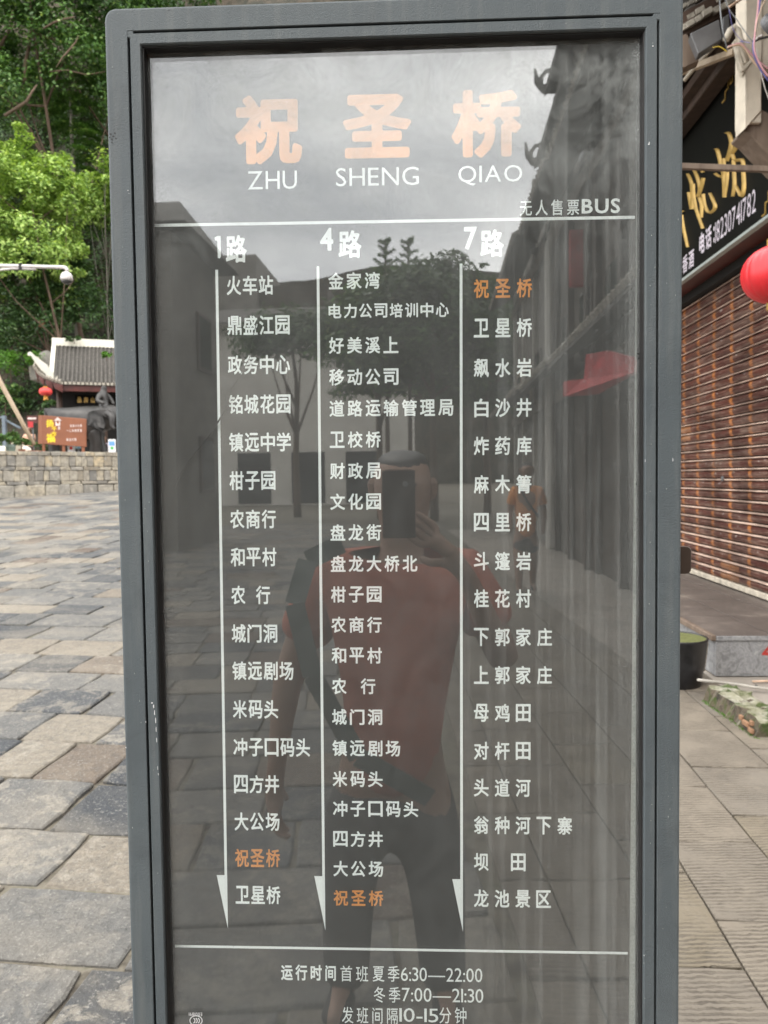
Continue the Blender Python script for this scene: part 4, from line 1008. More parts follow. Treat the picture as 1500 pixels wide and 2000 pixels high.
m = MB(); m.tube([(0, 0, .17), (0, 0, at(1512, 330, 3.9).z - lc.z)], .003, 6); m.build('cord', MA['gold_trim'], lan)
m = MB(); m.tube([(0, 0, -.17), (0, 0, -.45)], [.02, .03], 8); m.build('tassel', MA['gold_trim'], lan)
# timber house beyond the shop
nb = empty('timber_house', (6.5, 17.5, 0), 'faded red timber house wall glimpsed behind the tiled roof corner', 'building')
m = MB(); m.box((-1.6, -3.5, 0), (5, 6, 11)); m.build('wall', MA['pinkwall'], nb)
m = MB(); m.box((-1.75, -3.65, 0), (-1.45, -3.35, 11)); m.build('white_corner_post', MA['plaster'], nb)
m = MB(); m.prism([(-2.6, -4.4, 10.6), (-2.6, 7, 10.6), (5.5, 7, 13), (5.5, -4.4, 13)], (0, 0, .15)); m.build('roof', MA['tile'], nb)

# ------------------------------------------------------------------ foliage helpers
def leaves_mesh(name, C, size, outd=None, droop=.2, seed=1, asp=.5):
    g = np.random.default_rng(seed); n = len(C); C = np.asarray(C, float)
    nr = g.normal(size=(n, 3)); nr[:, 2] = np.abs(nr[:, 2]) + .5
    if outd is not None: nr += outd * 1.2
    nr /= np.linalg.norm(nr, axis=1)[:, None]
    a = g.normal(size=(n, 3)); a[:, 2] -= droop; a -= nr * (a * nr).sum(1)[:, None]; a /= np.linalg.norm(a, axis=1)[:, None]; b = np.cross(nr, a)
    s = size * g.uniform(.55, 1.3, n)[:, None]
    P = np.stack([C - a * s, C + b * s * asp + nr * s * .12 - a * s * .1, C + a * s, C - b * s * asp + nr * s * .12 - a * s * .1], 1).reshape(-1, 3)
    me = bpy.data.meshes.new(name); me.vertices.add(4 * n); me.vertices.foreach_set('co', P.ravel())
    me.loops.add(4 * n); me.loops.foreach_set('vertex_index', np.arange(4 * n, dtype=np.int32))
    me.polygons.add(n); me.polygons.foreach_set('loop_start', np.arange(0, 4 * n, 4, dtype=np.int32)); me.update(calc_edges=True); return me
def crown_points(radii, n_cl, n_leaf, cl_r, seed, low=-.6):
    """clumps spread through the outer part of an ellipsoid, leaves through each clump"""
    g = np.random.default_rng(seed); d = g.normal(size=(n_cl * 3, 3)); d /= np.linalg.norm(d, axis=1)[:, None]; d = d[d[:, 2] > low][:n_cl]
    n_cl = len(d); rr = g.uniform(.35, 1.05, n_cl) ** .6; cc = d * rr[:, None] * np.array(radii)
    k = g.integers(0, n_cl, n_leaf); q = g.normal(size=(n_leaf, 3)); q /= np.linalg.norm(q, axis=1)[:, None]; rad = cl_r * (.5 + g.random(n_cl))[k] * g.random(n_leaf) ** .35
    P = cc[k] + q * rad[:, None] * np.array([1, 1, .65]); o = q * .6 + d[k] * .6; o[:, 2] += .3
    return P, o, cc
def tree(name, base, height, radii, mat, bark, label, seed, n_cl=70, n_leaf=9000, leaf=.10, cl_r=.7, trunk_r=.16, cat='tree', group=None, limbs=9, droop=.2, lean=(0, 0), ccz=None):
    e = empty(name, tuple(base), label, cat, group); g = random.Random(seed)
    P, o, cc = crown_points(radii, n_cl, n_leaf, cl_r, seed); cz = height - radii[2] if ccz is None else ccz
    me = leaves_mesh('crown', P, leaf, o, droop, seed); cr_ = mesh_obj('crown', me, mat, e); cr_.location = (lean[0], lean[1], cz)
    m = MB(); top = Vector((lean[0] * .9, lean[1] * .9, cz + radii[2] * .45)); pts = []; k = 8
    for i in range(k): t = i / (k - 1); pts.append(Vector((top.x * t + g.uniform(-.1, .1) * t, top.y * t + g.uniform(-.1, .1) * t, top.z * t)))
    m.tube(pts, [trunk_r * (1 - .75 * i / (k - 1)) for i in range(k)], 8)
    for i in range(limbs):
        c = Vector(cc[i % len(cc)]) + Vector((lean[0], lean[1], cz)); s = pts[g.randint(3, k - 2)]; mid = s.lerp(c, .5) + Vector((0, 0, -.08 * (c - s).length)); m.tube([s, mid, c], [trunk_r * .4, trunk_r * .25, trunk_r * .08], 6)
    m.build('trunk', bark, e, smooth=True); return e

# ------------------------------------------------------------------ retaining wall and terrace
WA, WB = Vector((-12.6, 20.9, 0)), Vector((-6.6, 26.6, 0)); wd = (WB - WA).normalized(); wn = Vector((wd.y, -wd.x, 0)); WL = (WB - WA).length
TZ = 2.42
wall = empty('retaining_wall', (WA.x, WA.y, 0), 'low retaining wall of squared tan and grey stones across the far end of the street', 'wall')
wang = math.atan2(wd.y, wd.x); wall.rotation_euler = (0, 0, wang)
def wall_gz(s): p = WA + wd * s; return G(p.x, p.y)
m = MB(); m.box((-3, .06, .3), (WL + 6, .6, TZ - .02)); m.build('mortar_core', MA['ground'], wall)
protos = []
for k in range(7):
    g = random.Random(k); m = MB(); m.box((-.5, -.5, -.5), (.5, .5, .5)); me = m.mesh('stone'); bm = bmesh.new(); bm.from_mesh(me)
    bmesh.ops.bevel(bm, geom=bm.edges[:], offset=.07, segments=1, affect='EDGES')
    for v in bm.verts: v.co += Vector((g.uniform(-.05, .05), g.uniform(-.04, .04), g.uniform(-.05, .05)))
    bm.to_mesh(me); bm.free(); me.materials.append(MA['wallstone']); protos.append(me)
nst = 0
def wstone(s0, s1, z0, z1, out_=0):
    global nst
    o = bpy.data.objects.new('stone', rnd.choice(protos)); link(o, wall); o.location = ((s0 + s1) / 2, .05 - out_, (z0 + z1) / 2); o.scale = ((s1 - s0) * .97, .22, (z1 - z0) * .96)
    o.rotation_euler = (rnd.choice((0, math.pi)), rnd.choice((0, math.pi)), 0); nst += 1
courses = [(TZ - .13, TZ, .30, .02), (TZ - .46, TZ - .13, .26, 0), (TZ - .57, TZ - .46, .42, .01), (TZ - .90, TZ - .57, .24, 0), (TZ - 1.0, TZ - .90, .5, 0), (TZ - 1.5, TZ - 1.0, .52, .02)]
for z0, z1, w_, ot in courses:
    s = -1.0 + rnd.uniform(0, .2)
    while s < WL + 1.5:
        w2 = w_ * rnd.uniform(.65, 1.4); wstone(s, s + w2, z0, z1, ot + rnd.uniform(0, .02)); s += w2
terr = MB(); c_ = [WA + wd * -3, WA + wd * (WL + 6), WA + wd * (WL + 6) - wn * 30, WA + wd * -3 - wn * 30]
terr.prism([Vector((p.x, p.y, .5)) - wn * .12 for p in c_][::1], (0, 0, TZ - .52)); tag(terr.build('terrace', MA['concrete']), kind='structure')

# ------------------------------------------------------------------ cliff and wooded hillside behind
def hill_y(x, z): return 37.5 + (z - TZ) * .42 + 1.6 * noise.noise(Vector((x * .16, z * .16, 3))) + .7 * noise.noise(Vector((x * .6, z * .5, 9))) + .25 * noise.noise(Vector((x * 1.7, z * 1.3, 5)))
HX = [-60 + i * .8 for i in range(92)]; HZ = [TZ - .5 + j * .7 for j in range(62)]
m = MB(); m.v = [(x, hill_y(x, z), z) for z in HZ for x in HX]; n = len(HX); m.f = [(j*n+i, j*n+i+1, (j+1)*n+i+1, (j+1)*n+i) for j in range(len(HZ)-1) for i in range(n-1)]
tag(m.build('hillside', MA['rock'], smooth=True), kind='structure')
g = np.random.default_rng(8); C = []; O = []
for k in range(2600):
    x = g.uniform(-30, -5); z = TZ + g.uniform(0, 1) ** .9 * 24; dens = noise.noise(Vector((x * .35, z * .35, 0)))
    pz = z
    if dens < -.2 and z < 8: continue
    y = hill_y(x, z); r = g.uniform(.4, 1.0); nl = 46
    q = g.normal(size=(nl, 3)) * r * np.array([.55, .35, .5]); q[:, 1] = -np.abs(q[:, 1]); C.append(q + [x, y, z]); O.append(np.tile([0, -1, .5], (nl, 1)))
me = leaves_mesh('ivy', np.concatenate(C), .10, np.concatenate(O), .6, 3); tag(mesh_obj('ivy_undergrowth', me, MA['leaf_dark']), kind='stuff')
# trees: (pixel of the crown centre, distance, radii, ...)
def tree_px(name, px, py, Y, radii, mat, bark, label, seed, base_px=None, **kw):
    c = at(px, py, Y); bz = TZ; h = c.z - bz + radii[2]; bx = c.x if base_px is None else at(base_px, py, Y).x; kw['lean'] = (c.x - bx, 0)
    return tree(name, (bx, c.y, bz), h, radii, mat, bark, label, seed, **kw)
tree_px('broadleaf_tree', 46, 450, 34.6, (2.75, 2.0, 4.5), MA['leaf_bright'], MA['bark'], 'yellow green young broadleaf tree rising behind the white camera arm', 21, base_px=150, n_cl=170, n_leaf=26000, leaf=.10, cl_r=.54, trunk_r=.10, limbs=10)
tree_px('broadleaf_tree', 50, 585, 36.0, (3.4, 1.2, 3.0), MA['leaf_dark'], MA['bark'], 'dark leaved tree filling the gap below the yellow green tree', 22, base_px=130, n_cl=90, n_leaf=16000, leaf=.10, cl_r=.8, trunk_r=.1)
camphor = tree_px('camphor_tree', 40, 60, 37.8, (6.6, 2.6, 7.3), MA['leaf_mid'], MA['bark'], 'huge dark camphor tree with bare brown limbs filling the upper left corner', 23, base_px=170, n_cl=230, n_leaf=46000, leaf=.11, cl_r=.95, trunk_r=.16, limbs=8)
tree_px('camphor_tree', 200, -40, 39.5, (5.5, 3, 6.6), MA['leaf_dark'], MA['bark'], 'dark tree top leaning over the upper left corner of the sign', 24, base_px=265, n_cl=120, n_leaf=24000, leaf=.12, cl_r=.95, trunk_r=.14, limbs=6)
tree_px('light_leaved_tree', 205, 385, 36.5, (1.35, 1.0, 2.0), MA['leaf_bright'], MA['pale_bark'], 'small light green tree growing tight against the left edge of the sign', 25, n_cl=40, n_leaf=5200, leaf=.10, cl_r=.5, trunk_r=.05)
tree_px('light_leaved_tree', 222, 440, 38.2, (2.2, 1.0, 1.8), MA['leaf_mid'], MA['pale_bark'], 'mid green bushy tree behind the small light green tree', 26, n_cl=40, n_leaf=7000, leaf=.09, cl_r=.5, trunk_r=.04)
# layered tree: flat sprays on a straight trunk
c = at(140, 300, 38.4); e = empty('layered_tree', (c.x, c.y, TZ), 'layered tree with flat drooping sprays on a straight grey trunk', 'tree')
g = np.random.default_rng(31); P = []; O = []; zt = at(150, 150, 38.4).z - TZ; zb = at(150, 345, 38.4).z - TZ
for k in range(26):
    z = zb + (zt - zb) * k / 25; an = g.uniform(0, 6.28) if k % 2 else g.uniform(-.9, .5); ln = g.uniform(1.2, 2.4) * (1.15 - .5 * k / 25)
    n_ = 260; t = g.random(n_) ** .7; w_ = g.normal(size=n_) * .22 * (1.1 - t * .6); x = np.cos(an) * t * ln - np.sin(an) * w_; y = np.sin(an) * t * ln + np.cos(an) * w_; zz = z + .25 * t - .55 * t * t + g.normal(size=n_) * .035
    P.append(np.stack([x, y, zz], 1)); O.append(np.tile([0, 0, 2.0], (n_, 1)))
me = leaves_mesh('crown', np.concatenate(P), .085, np.concatenate(O), .1, 5); mesh_obj('crown', me, MA['leaf_mid'], e)
m = MB(); m.tube([(0, 0, 0), (.05, 0, zb), (0, 0, zt)], [.15, .12, .03], 8); m.build('trunk', MA['pale_bark'], e)
# exposed limbs of the big tree
for (pts, r_, lb) in (([(10, 226, 31.5), (35, 210, 31.3), (52, 198, 31.2), (62, 180, 31.2), (72, 166, 31.3)], [.085, .08, .065, .05, .03], 'bare brown limb curving up from the left edge of the upper trees'),
                   ([(84, 56, 31), (105, 44, 31), (122, 38, 31), (145, 33, 31.2)], [.03, .05, .045, .03], 'thin dark bough reaching right near the top of the upper trees'),
                   ([(110, 132, 31), (122, 112, 31), (135, 98, 31), (148, 82, 31), (153, 70, 31)], [.02, .035, .04, .03, .02], 'curved brown bough in the middle of the upper trees'),
                   ([(-10, 110, 33), (6, 80, 33), (20, 55, 33), (25, 20, 33)], [.08, .07, .06, .05], 'dark upright limb at the very left of the upper trees'),
                   ([(48, 160, 33), (50, 120, 33), (57, 90, 33), (60, 50, 33)], [.09, .08, .07, .06], 'thick dark limb standing behind the curved boughs'),
                   ([(95, 140, 32), (130, 137, 32), (170, 146, 32), (205, 140, 32)], [.02, .03, .025, .02], 'long thin bough running level towards the sign')):
    m = MB(); m.tube([at(p[0], p[1], p[2] + 4.3) - camphor.location for p in pts], r_, 7); m.build('limb', MA['bark'], camphor, smooth=True)['label'] = lb
# shrubs at the foot of the cliff
def shrub(px, py, Y, r, mat, label, seed, n=1500, leaf=.06, cat='shrub', basez=None, name='shrub'):
    c = at(px, py, Y); bz = TZ if basez is None else c.z - r[2]
    e = empty(name, (c.x, c.y, bz), label, cat); P, o, cc = crown_points(r, 16, n, min(r) * .45, seed, -.3); me = leaves_mesh('foliage', P, leaf, o, .1, seed); ob = mesh_obj('foliage', me, mat, e); ob.location = (0, 0, c.z - bz)
    m = MB(); m.tube([(0, 0, 0), (0, 0, c.z - bz)], .02, 5); m.build('stem', MA['bark'], e); return e
shrub(20, 712, 34, (1.35, .8, .8), MA['grass'], 'bright green shrub on the ledge left of the white roof horn', 41, basez=1, n=2600)
shrub(10, 775, 33, (.7, .5, .9), MA['leaf_mid'], 'mid green creeper clump hanging at the left edge under the bright shrub', 42, basez=1)
shrub(97, 812, 31.5, (.35, .3, .6), MA['leaf_dark'], 'dark bush tucked under the pavilion eave beside the lantern', 43)
shrub(208, 695, 32.6, (.2, .18, .2), MA['grass'], 'small green tuft growing out of the pavilion roof tiles', 44, basez=1, n=260, cat='plant', name='roof_tuft')
shrub(145, 664, 34.2, (.35, .2, .18), MA['leaf_dark'], 'creeper trailing over the white ridge of the pavilion', 45, basez=1, n=400, cat='plant', name='ridge_creeper')
c = at(92, 716, 34.6); m = MB(); m.lathe([(.2, 0), (.75, .2), (.8, .7), (.5, 1.3), (.1, 1.5)], n=9, sy=.6); o = thing_mb('boulder', m, MA['wallstone'], 'pale boulder showing between the roof horn and the white gable strip', 'rock'); o.location = (c.x, c.y, c.z - .8)
c = at(84, 632, 35.5); m = MB(); m.lathe([(.1, 0), (.2, .1), (.17, .3), (.05, .38)], n=7); o = thing_mb('loose_stone', m, MA['clay'], 'small orange brown stone perched high on the dark cliff', 'rock'); o.location = (c.x, c.y, c.z - .2)

# ------------------------------------------------------------------ pavilion
PY = 32.0; PROT = R(19)
pq = at(104, 748, PY)
pv = empty('pavilion', (pq.x, pq.y, TZ), 'old pavilion with grey tiled roof, white ridge and one upturned white eave horn', 'building', rz=PROT)
PVM = Matrix.Translation((pq.x, pq.y, TZ)) @ Matrix.Rotation(PROT, 4, 'Z'); PVI = PVM.inverted()
def pr_(px, py, Y):
    """pixel -> local point on the pavilion's plane y = Y - PY"""
    o = PVI @ CAM; r = PVI.to_3x3() @ ray(px, py); return o + r * ((Y - PY - o.y) / r.y)
ez_ = pr_(160, 749, PY).z; rz_ = pr_(160, 676, PY + 2.5).z; xL = pr_(104, 700, PY + 1.2).x; xR = xL + 9.5
yE, yR = 0.0, 2.5
m = MB(); m.prism([(xL, yE, ez_), (xR, yE, ez_), (xR, yR, rz_), (xL, yR, rz_)], (0, 0, -.07)); m.prism([(xL, yR, rz_), (xR, yR, rz_), (xR, 2 * yR - yE, ez_), (xL, 2 * yR - yE, ez_)], (0, 0, -.07)); m.build('roof_deck', MA['tile'], pv)
m = MB(); x = xL + .12
while x < xR:
    m.tube([(x, yE - .05, ez_ + .03), (x, (yE + yR) / 2, (ez_ + rz_) / 2 + .02), (x, yR, rz_ + .03)], .055, 6); x += .165
o = m.build('tile_row', MA['tile'], pv); o['kind'] = 'stuff'
m = MB(); x = xL + .04
while x < xR:
    m.lathe([(.0, -.0), (.075, .0), (.075, .02), (.0, .02)], (0, 0, 0), 8) if False else m.box((x - .06, yE - .08, ez_ - .06), (x + .06, yE - .055, ez_ + .05)); x += .165
o = m.build('eave_tile_end', MA['tile_pale'], pv); o['kind'] = 'stuff'
m = MB(); m.box((xL - .12, yR - .13, rz_ - .04), (xR, yR + .13, rz_ + .30)); m.build('white_ridge', MA['limewash'], pv, bevel=.02)
m = MB(); x = xL + .05
while x < xR: m.prism([(x, yR - .14, rz_ + .0), (x + .16, yR - .14, rz_ + .0), (x + .08, yR - .14, rz_ - .12)], (0, -.03, 0)); x += .165
o = m.build('ridge_scallop', MA['limewash'], pv); o['kind'] = 'stuff'
m = MB(); m.beam((xL - .03, yE + .1, ez_ + .12), (xL - .03, yR + .1, rz_ + .16), .17, .26); m.build('white_verge', MA['limewash'], pv, bevel=.02)
# lower curved eave with the horn
hp_ = [pr_(104, 740, PY + .1), pr_(92, 722, PY - .1), pr_(80, 712, PY - .3), pr_(68, 700, PY - .5), pr_(60, 690, PY - .6), pr_(54, 691, PY - .65)]
m = MB(); hw = [.30, .27, .22, .15, .09, .06]
Vv = []; 
for p, w_ in zip(hp_, hw): Vv += [p + Vector((0, 0, w_ * .8)), p + Vector((0, 0, -w_)), p + Vector((0, .14, -w_)), p + Vector((0, .14, w_ * .8))]
m.add(Vv, [(4*i+a, 4*i+(a+1) % 4, 4*i+4+(a+1) % 4, 4*i+4+a) for i in range(5) for a in range(4)] + [(3, 2, 1, 0), (20, 21, 22, 23)]); m.build('eave_horn', MA['limewash'], pv)
le = [pr_(66, 716, PY - .5), pr_(74, 728, PY - .4), pr_(86, 736, PY - .3), pr_(102, 742, PY - .2), pr_(122, 748, PY - .15)]
m = MB()
for a, b in zip(le[:-1], le[1:]):
    for t in (0, .33, .66): q = a.lerp(b, t); m.tube([q, q + Vector((.05, 1.4, .55))], .06, 6)
o = m.build('lower_tile_row', MA['tile_pale'], pv); o['kind'] = 'stuff'
m = MB()
for a, b in zip(le[:-1], le[1:]): m.prism([a + Vector((0, .05, -.07)), b + Vector((0, .05, -.07)), b + Vector((0, .05, -.38)), a + Vector((.08, .05, -.34))], (0, .2, 0))
m.box((le[-1].x, yE + .05, ez_ - .32), (xR, yE + .25, ez_ - .07)); m.build('eave_board', MA['redwood'], pv)
for px in (118, 205, 300): q = pr_(px, 850, PY + .7); m = MB(); m.tube([(q.x, q.y, 0), (q.x, q.y, ez_ - .1)], .12, 10); m.build('column', MA['dkwood'], pv, smooth=True)
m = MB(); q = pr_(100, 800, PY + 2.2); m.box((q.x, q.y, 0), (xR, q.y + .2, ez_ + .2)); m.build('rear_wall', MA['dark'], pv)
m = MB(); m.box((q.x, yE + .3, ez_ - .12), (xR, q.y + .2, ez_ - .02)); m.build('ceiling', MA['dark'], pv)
m = MB(); a, b = pr_(146, 771, PY + .9), pr_(190, 790, PY + .9); m.box((a.x, a.y, b.z), (b.x, a.y + .06, a.z)); m.build('name_plaque', MA['board_black'], pv)
tv, tf = text_fit('品房山', .03, 0, 1, 0, 1, .35); a, b = pr_(151, 775, PY + .9), pr_(185, 787, PY + .9)
o = flat_obj('plaque_lettering', ([(a.x + p[0] * (b.x - a.x), b.z + p[1] * (a.z - b.z)) for p in tv], tf), a.y - .01, MA['gold'], pv)
# small lantern at the eave corner
c = at(89, 765, PY - .35); ln = empty('eave_lantern', tuple(c), 'small round red lantern hanging from the pavilion eave corner', 'lantern')
prof = [(max(.05, .26 * math.cos(R(-90 + 180 * k / 10)) ** .7), .17 * math.sin(R(-90 + 180 * k / 10))) for k in range(11)]
m = MB(); m.lathe(prof, n=20); m.build('lantern_body', MA['lantern2'], ln, smooth=True)
m = MB(); m.lathe([(.09, .15), (.09, .21)], n=12); m.build('top_cap', MA['gold_trim'], ln)
m = MB(); m.lathe([(.10, -.34), (.07, -.22), (.09, -.15)], n=12); m.build('tassel', MA['gold_trim'], ln)
m = MB(); m.tube([(0, 0, .2), (0, 0, .75)], .01, 5); m.build('cord', MA['black'], ln)

# ------------------------------------------------------------------ things on the terrace
YB = 27.2
ib = empty('information_board', tuple(at(122, 884, YB)[:2]) + (TZ,), 'brown information board with yellow brush characters and a white house emblem on the terrace', 'sign'); b0 = Vector(ib.location)
def ir(px, py, dy=0): return at(px, py, YB + dy) - b0
c1, c2, c3, c4 = ir(82, 811), ir(168, 818), ir(168, 873), ir(82, 867)
m = MB(); m.prism([c1, c4, c3, c2], (0, .07, 0)); m.build('panel', MA['signbrown'], ib, bevel=.012)
m = MB(); m.prism([ir(74.5, 811, .3), ir(74.5, 867, .3), c4 + Vector((-.002, .01, 0)), c1 + Vector((-.002, .01, 0))], (0, .06, 0)); m.build('side_panel', MA['signbrown'], ib)
for px in (84, 123, 161): q = ir(px, 870, .02); m = MB(); m.box((q.x - .04, q.y + .01, 0), (q.x + .06, q.y + .06, q.z + .2)); m.build('post', MA['signbrown'], ib, bevel=.01)
def itext(s, off, xa, ya, xb, yb, mat, nm='lettering', gap=.1):
    a, b = ir(xa, ya), ir(xb, yb); tv, tf = text_fit(s, off, a.x, b.x, b.z, a.z, gap); sl_ = (c2.z - c1.z) / (c2.x - c1.x) * .8
    flat_obj(nm, ([(p[0], p[1]) for p in tv], tf), c1.y - .006, mat, ib)
itext('扬', .03, 90, 820, 105, 834, MA['yellow'], 'yellow_character'); itext('千', .04, 101, 833, 111, 842, MA['yellow'], 'yellow_character'); itext('言', .03, 100, 843, 111, 851, MA['yellow'], 'yellow_character'); itext('福', .03, 90, 847, 108, 864, MA['yellow'], 'yellow_character')
itext('民宿文化館', .03, 137, 829, 160, 834, MA['palepink'], gap=.25); itext('一二休閒茶室', .03, 130, 838, 160, 843.5, MA['palepink'], gap=.25); itext('歡迎光臨', .03, 130, 856, 149, 861, MA['palepink'], gap=.25); itext('古', .06, 113, 832, 118, 839, MA['palepink'])
hx = [(-1, .15), (0, 1), (1, .15), (.6, .15), (.6, -1), (-.6, -1), (-.6, .15)]; hi = [(x * .45, y * .42 - .12) for x, y in hx]
V = hx + hi; q = ir(113, 823); n = 7
flat_obj('house_emblem', ([(q.x + p[0] * .14, q.z + p[1] * .15) for p in V], [(i, (i+1) % n, n + (i+1) % n, n + i) for i in range(n)]), c1.y - .006, MA['palepink'], ib)
# small notices under the board
def notice(px0, py0, px1, py1, Y, mat, label, extra=None, cat='notice'):
    a, b = at(px0, py0, Y), at(px1, py1, Y); e = empty('notice_board', (a.x, a.y, TZ), label, cat); o0 = Vector(e.location)
    a -= o0; b -= o0; m = MB(); m.box((a.x, 0, b.z), (b.x, .04, a.z)); m.build('sheet', mat, e)
    if b.z > .1: m = MB(); m.box(((a.x+b.x)/2-.02, .045, 0), ((a.x+b.x)/2+.02, .08, a.z)); m.build('stand', MA['steel'], e)
    for (u0, v0, u1, v1, mt) in (extra or ()):
        m = MB(); m.box((a.x + (b.x - a.x) * u0, -.006, b.z + (a.z - b.z) * v0), (a.x + (b.x - a.x) * u1, -.001, b.z + (a.z - b.z) * v1)); m.build('printed_patch', MA[mt], e)
    return e
notice(132, 871, 146, 882, 27.6, MA['paper'], 'white notice with a red mark under the brown board', [(.3, .35, .7, .9, 'redpaint')])
notice(147, 872, 157, 876, 27.6, MA['teal'], 'small pale teal notice beside the white one', [(.5, .2, .9, .7, 'blue')])
notice(211, 858, 226, 883, 26.9, MA['paper'], 'white standing poster with blue and green print beside the sign edge', [(.12, .5, .9, .85, 'blue'), (.3, .2, .7, .42, 'green')], 'poster')
nb2 = notice(52, 812, 73, 826, 28.2, MA['redwood'], 'dark red shop sign with pale lettering left of the brown board', [(.1, .5, .9, .75, 'palepink'), (.1, -.6, .6, .2, 'banner')], 'sign')
# leaning pole
m = MB(); m.tube([at(-40, 655, 24.6), at(0, 745, 24.8), at(34, 808, 25), at(67, 869, 25.2)], [.075, .075, .07, .062], 10); thing_mb('leaning_pole', m, MA['bamboo'], 'bare wooden pole leaning down across the terrace at the far left', 'pole', smooth=True)
# plants, pots, railing
def pot_plant(px, py, Y, r, mat, prof, potmat, label, seed, n=700, leaf=.05, dz=.0):
    c = at(px, py, Y); e = empty('potted_plant', (c.x, c.y, TZ), label, 'potted plant'); m = MB(); m.lathe(prof, n=18); m.build('pot', potmat, e, smooth=False)
    P, o, cc = crown_points(r, 14, n, min(r) * .5, seed, -.2); ob = mesh_obj('foliage', leaves_mesh('foliage', P, leaf, o, .4, seed), mat, e); ob.location = (0, 0, max(e.location.z, c.z) - TZ + dz)
    m = MB(); m.tube([(0, 0, prof[-1][1]), (0, 0, c.z - TZ)], .015, 5); m.build('stem', MA['bark'], e)
pot_plant(20, 856, 24.2, (.36, .3, .24), MA['leaf_mid'], [(.09, 0), (.13, .05), (.15, .2), (.13, .26), (.14, .28)], MA['pot'], 'leafy plant in a grey green glazed pot on the stone wall', 51)
pot_plant(42, 866, 24.8, (.26, .2, .16), MA['leaf_mid'], [(.08, 0), (.11, .14)], MA['terracotta'], 'low bushy plant in a clay pot beside the glazed one', 52)
pot_plant(-14, 862, 23.8, (.4, .3, .24), MA['leaf_mid'], [(.1, 0), (.14, .18)], MA['terracotta'], 'leafy plant in a clay pot at the far left end of the wall', 53)
pot_plant(64, 868, 25.3, (.18, .15, .07), MA['grass'], [(.13, 0), (.24, .03), (.26, .10), (.24, .11)], MA['terracotta'], 'shallow terracotta bonsai tray of grass at the foot of the leaning pole', 54, leaf=.03)
br = empty('blue_grey_railing', tuple(at(8, 880, 27.5)[:2]) + (TZ,), 'blue grey railing post with sloping rails at the far left', 'railing'); b0 = Vector(br.location)
q = at(8, 812, 27.5) - b0; m = MB(); m.box((q.x - .06, -.06, 0), (q.x + .06, .06, q.z)); m.build('post', MA['bluegrey'], br)
m = MB(); m.beam((-1.5, 0, q.z - .08), (0, 0, q.z - .05), .05, .06); m.beam((0, 0, q.z - .1), (.62, 0, q.z - .45), .05, .06); m.build('rail', MA['bluegrey'], br)
for (px, py, r_, mt, lb) in ((2, 838, .22, 'limewash', 'pale yellow rock at the far left behind the potted plants'), (30, 848, .3, 'wallstone', 'grey brown rock lying behind the potted plants'), (46, 862, .22, 'cream', 'tan rock between the plant pots and the pole')):
    c = at(px, py, 26.3); m = MB(); m.lathe([(r_ * .8, 0), (r_ * 1.3, r_ * .4), (r_ * 1.1, r_ * 1.1), (r_ * .4, r_ * 1.5)], n=8, sy=.7); o = thing_mb('garden_rock', m, MA[mt], lb, 'rock'); o.location = (c.x, c.y, TZ - .01)
# surveillance camera
YV = 11.0
pc_ = at(-130, 520, YV); cc_ = empty('surveillance_camera', (pc_.x, pc_.y, G(pc_.x, pc_.y)), 'white dome surveillance camera on a long horizontal arm in front of the trees', 'camera'); b0 = Vector(cc_.location)
def cr_(px, py): return at(px, py, YV) - b0
a = cr_(-130, 514); m = MB(); m.tube([(0, 0, -.1), (0, 0, a.z + .4)], .07, 12); m.build('pole', MA['white'], cc_, smooth=True)
m = MB(); m.tube([a, cr_(0, 519), cr_(60, 520.5), cr_(122, 522), cr_(128, 523), cr_(131, 527), cr_(131.5, 531)], .026, 8); m.build('arm', MA['white'], cc_, smooth=True)
m = MB(); m.tube([cr_(-110, 545), cr_(0, 527), cr_(25, 524.5), cr_(70, 526)], .017, 6); m.build('brace', MA['white'], cc_, smooth=True)
m = MB(); m.tube([cr_(40.5, 515), cr_(40.5, 527)], .032, 8); m.build('cable_tie', MA['black'], cc_)
q = cr_(130, 541); s_ = YV / 1500; m = MB(); m.lathe([(3.5 * s_, 10 * s_), (8 * s_, 7 * s_), (11 * s_, 2 * s_), (11.6 * s_, -4 * s_), (10.5 * s_, -7.5 * s_)], q, 20); m.build('dome_housing', MA['white'], cc_, smooth=True)
m = MB(); m.lathe([(10 * s_, -7.6 * s_), (9 * s_, -10.5 * s_), (5 * s_, -13 * s_), (1 * s_, -13.6 * s_)], q, 20); m.build('smoked_dome', MA['smoke'], cc_, smooth=True)

# ------------------------------------------------------------------ figures
def skin_mesh(name, nodes, edges, sub=2):
    """nodes: {key: (Vector, rx, ry)}; the first key is the root"""
    ks = list(nodes); me = bpy.data.meshes.new(name); me.from_pydata([tuple(nodes[k][0]) for k in ks], [(ks.index(a), ks.index(b)) for a, b in edges], [])
    ob = bpy.data.objects.new(name, me); COL.objects.link(ob)
    md = ob.modifiers.new('skin', 'SKIN'); md.use_smooth_shade = True
    if not me.skin_vertices: pass
    sv = me.skin_vertices[0].data
    for i, k in enumerate(ks): sv[i].radius = (nodes[k][1], nodes[k][2]); sv[i].use_root = (i == 0)
    s2 = ob.modifiers.new('sub', 'SUBSURF'); s2.levels = sub; s2.render_levels = sub
    dg = bpy.context.evaluated_depsgraph_get(); out_ = bpy.data.meshes.new_from_object(ob.evaluated_get(dg)); bpy.data.objects.remove(ob); out_.name = name
    out_.polygons.foreach_set('use_smooth', [True] * len(out_.polygons)); return out_
def chain(keys): return list(zip(keys[:-1], keys[1:]))
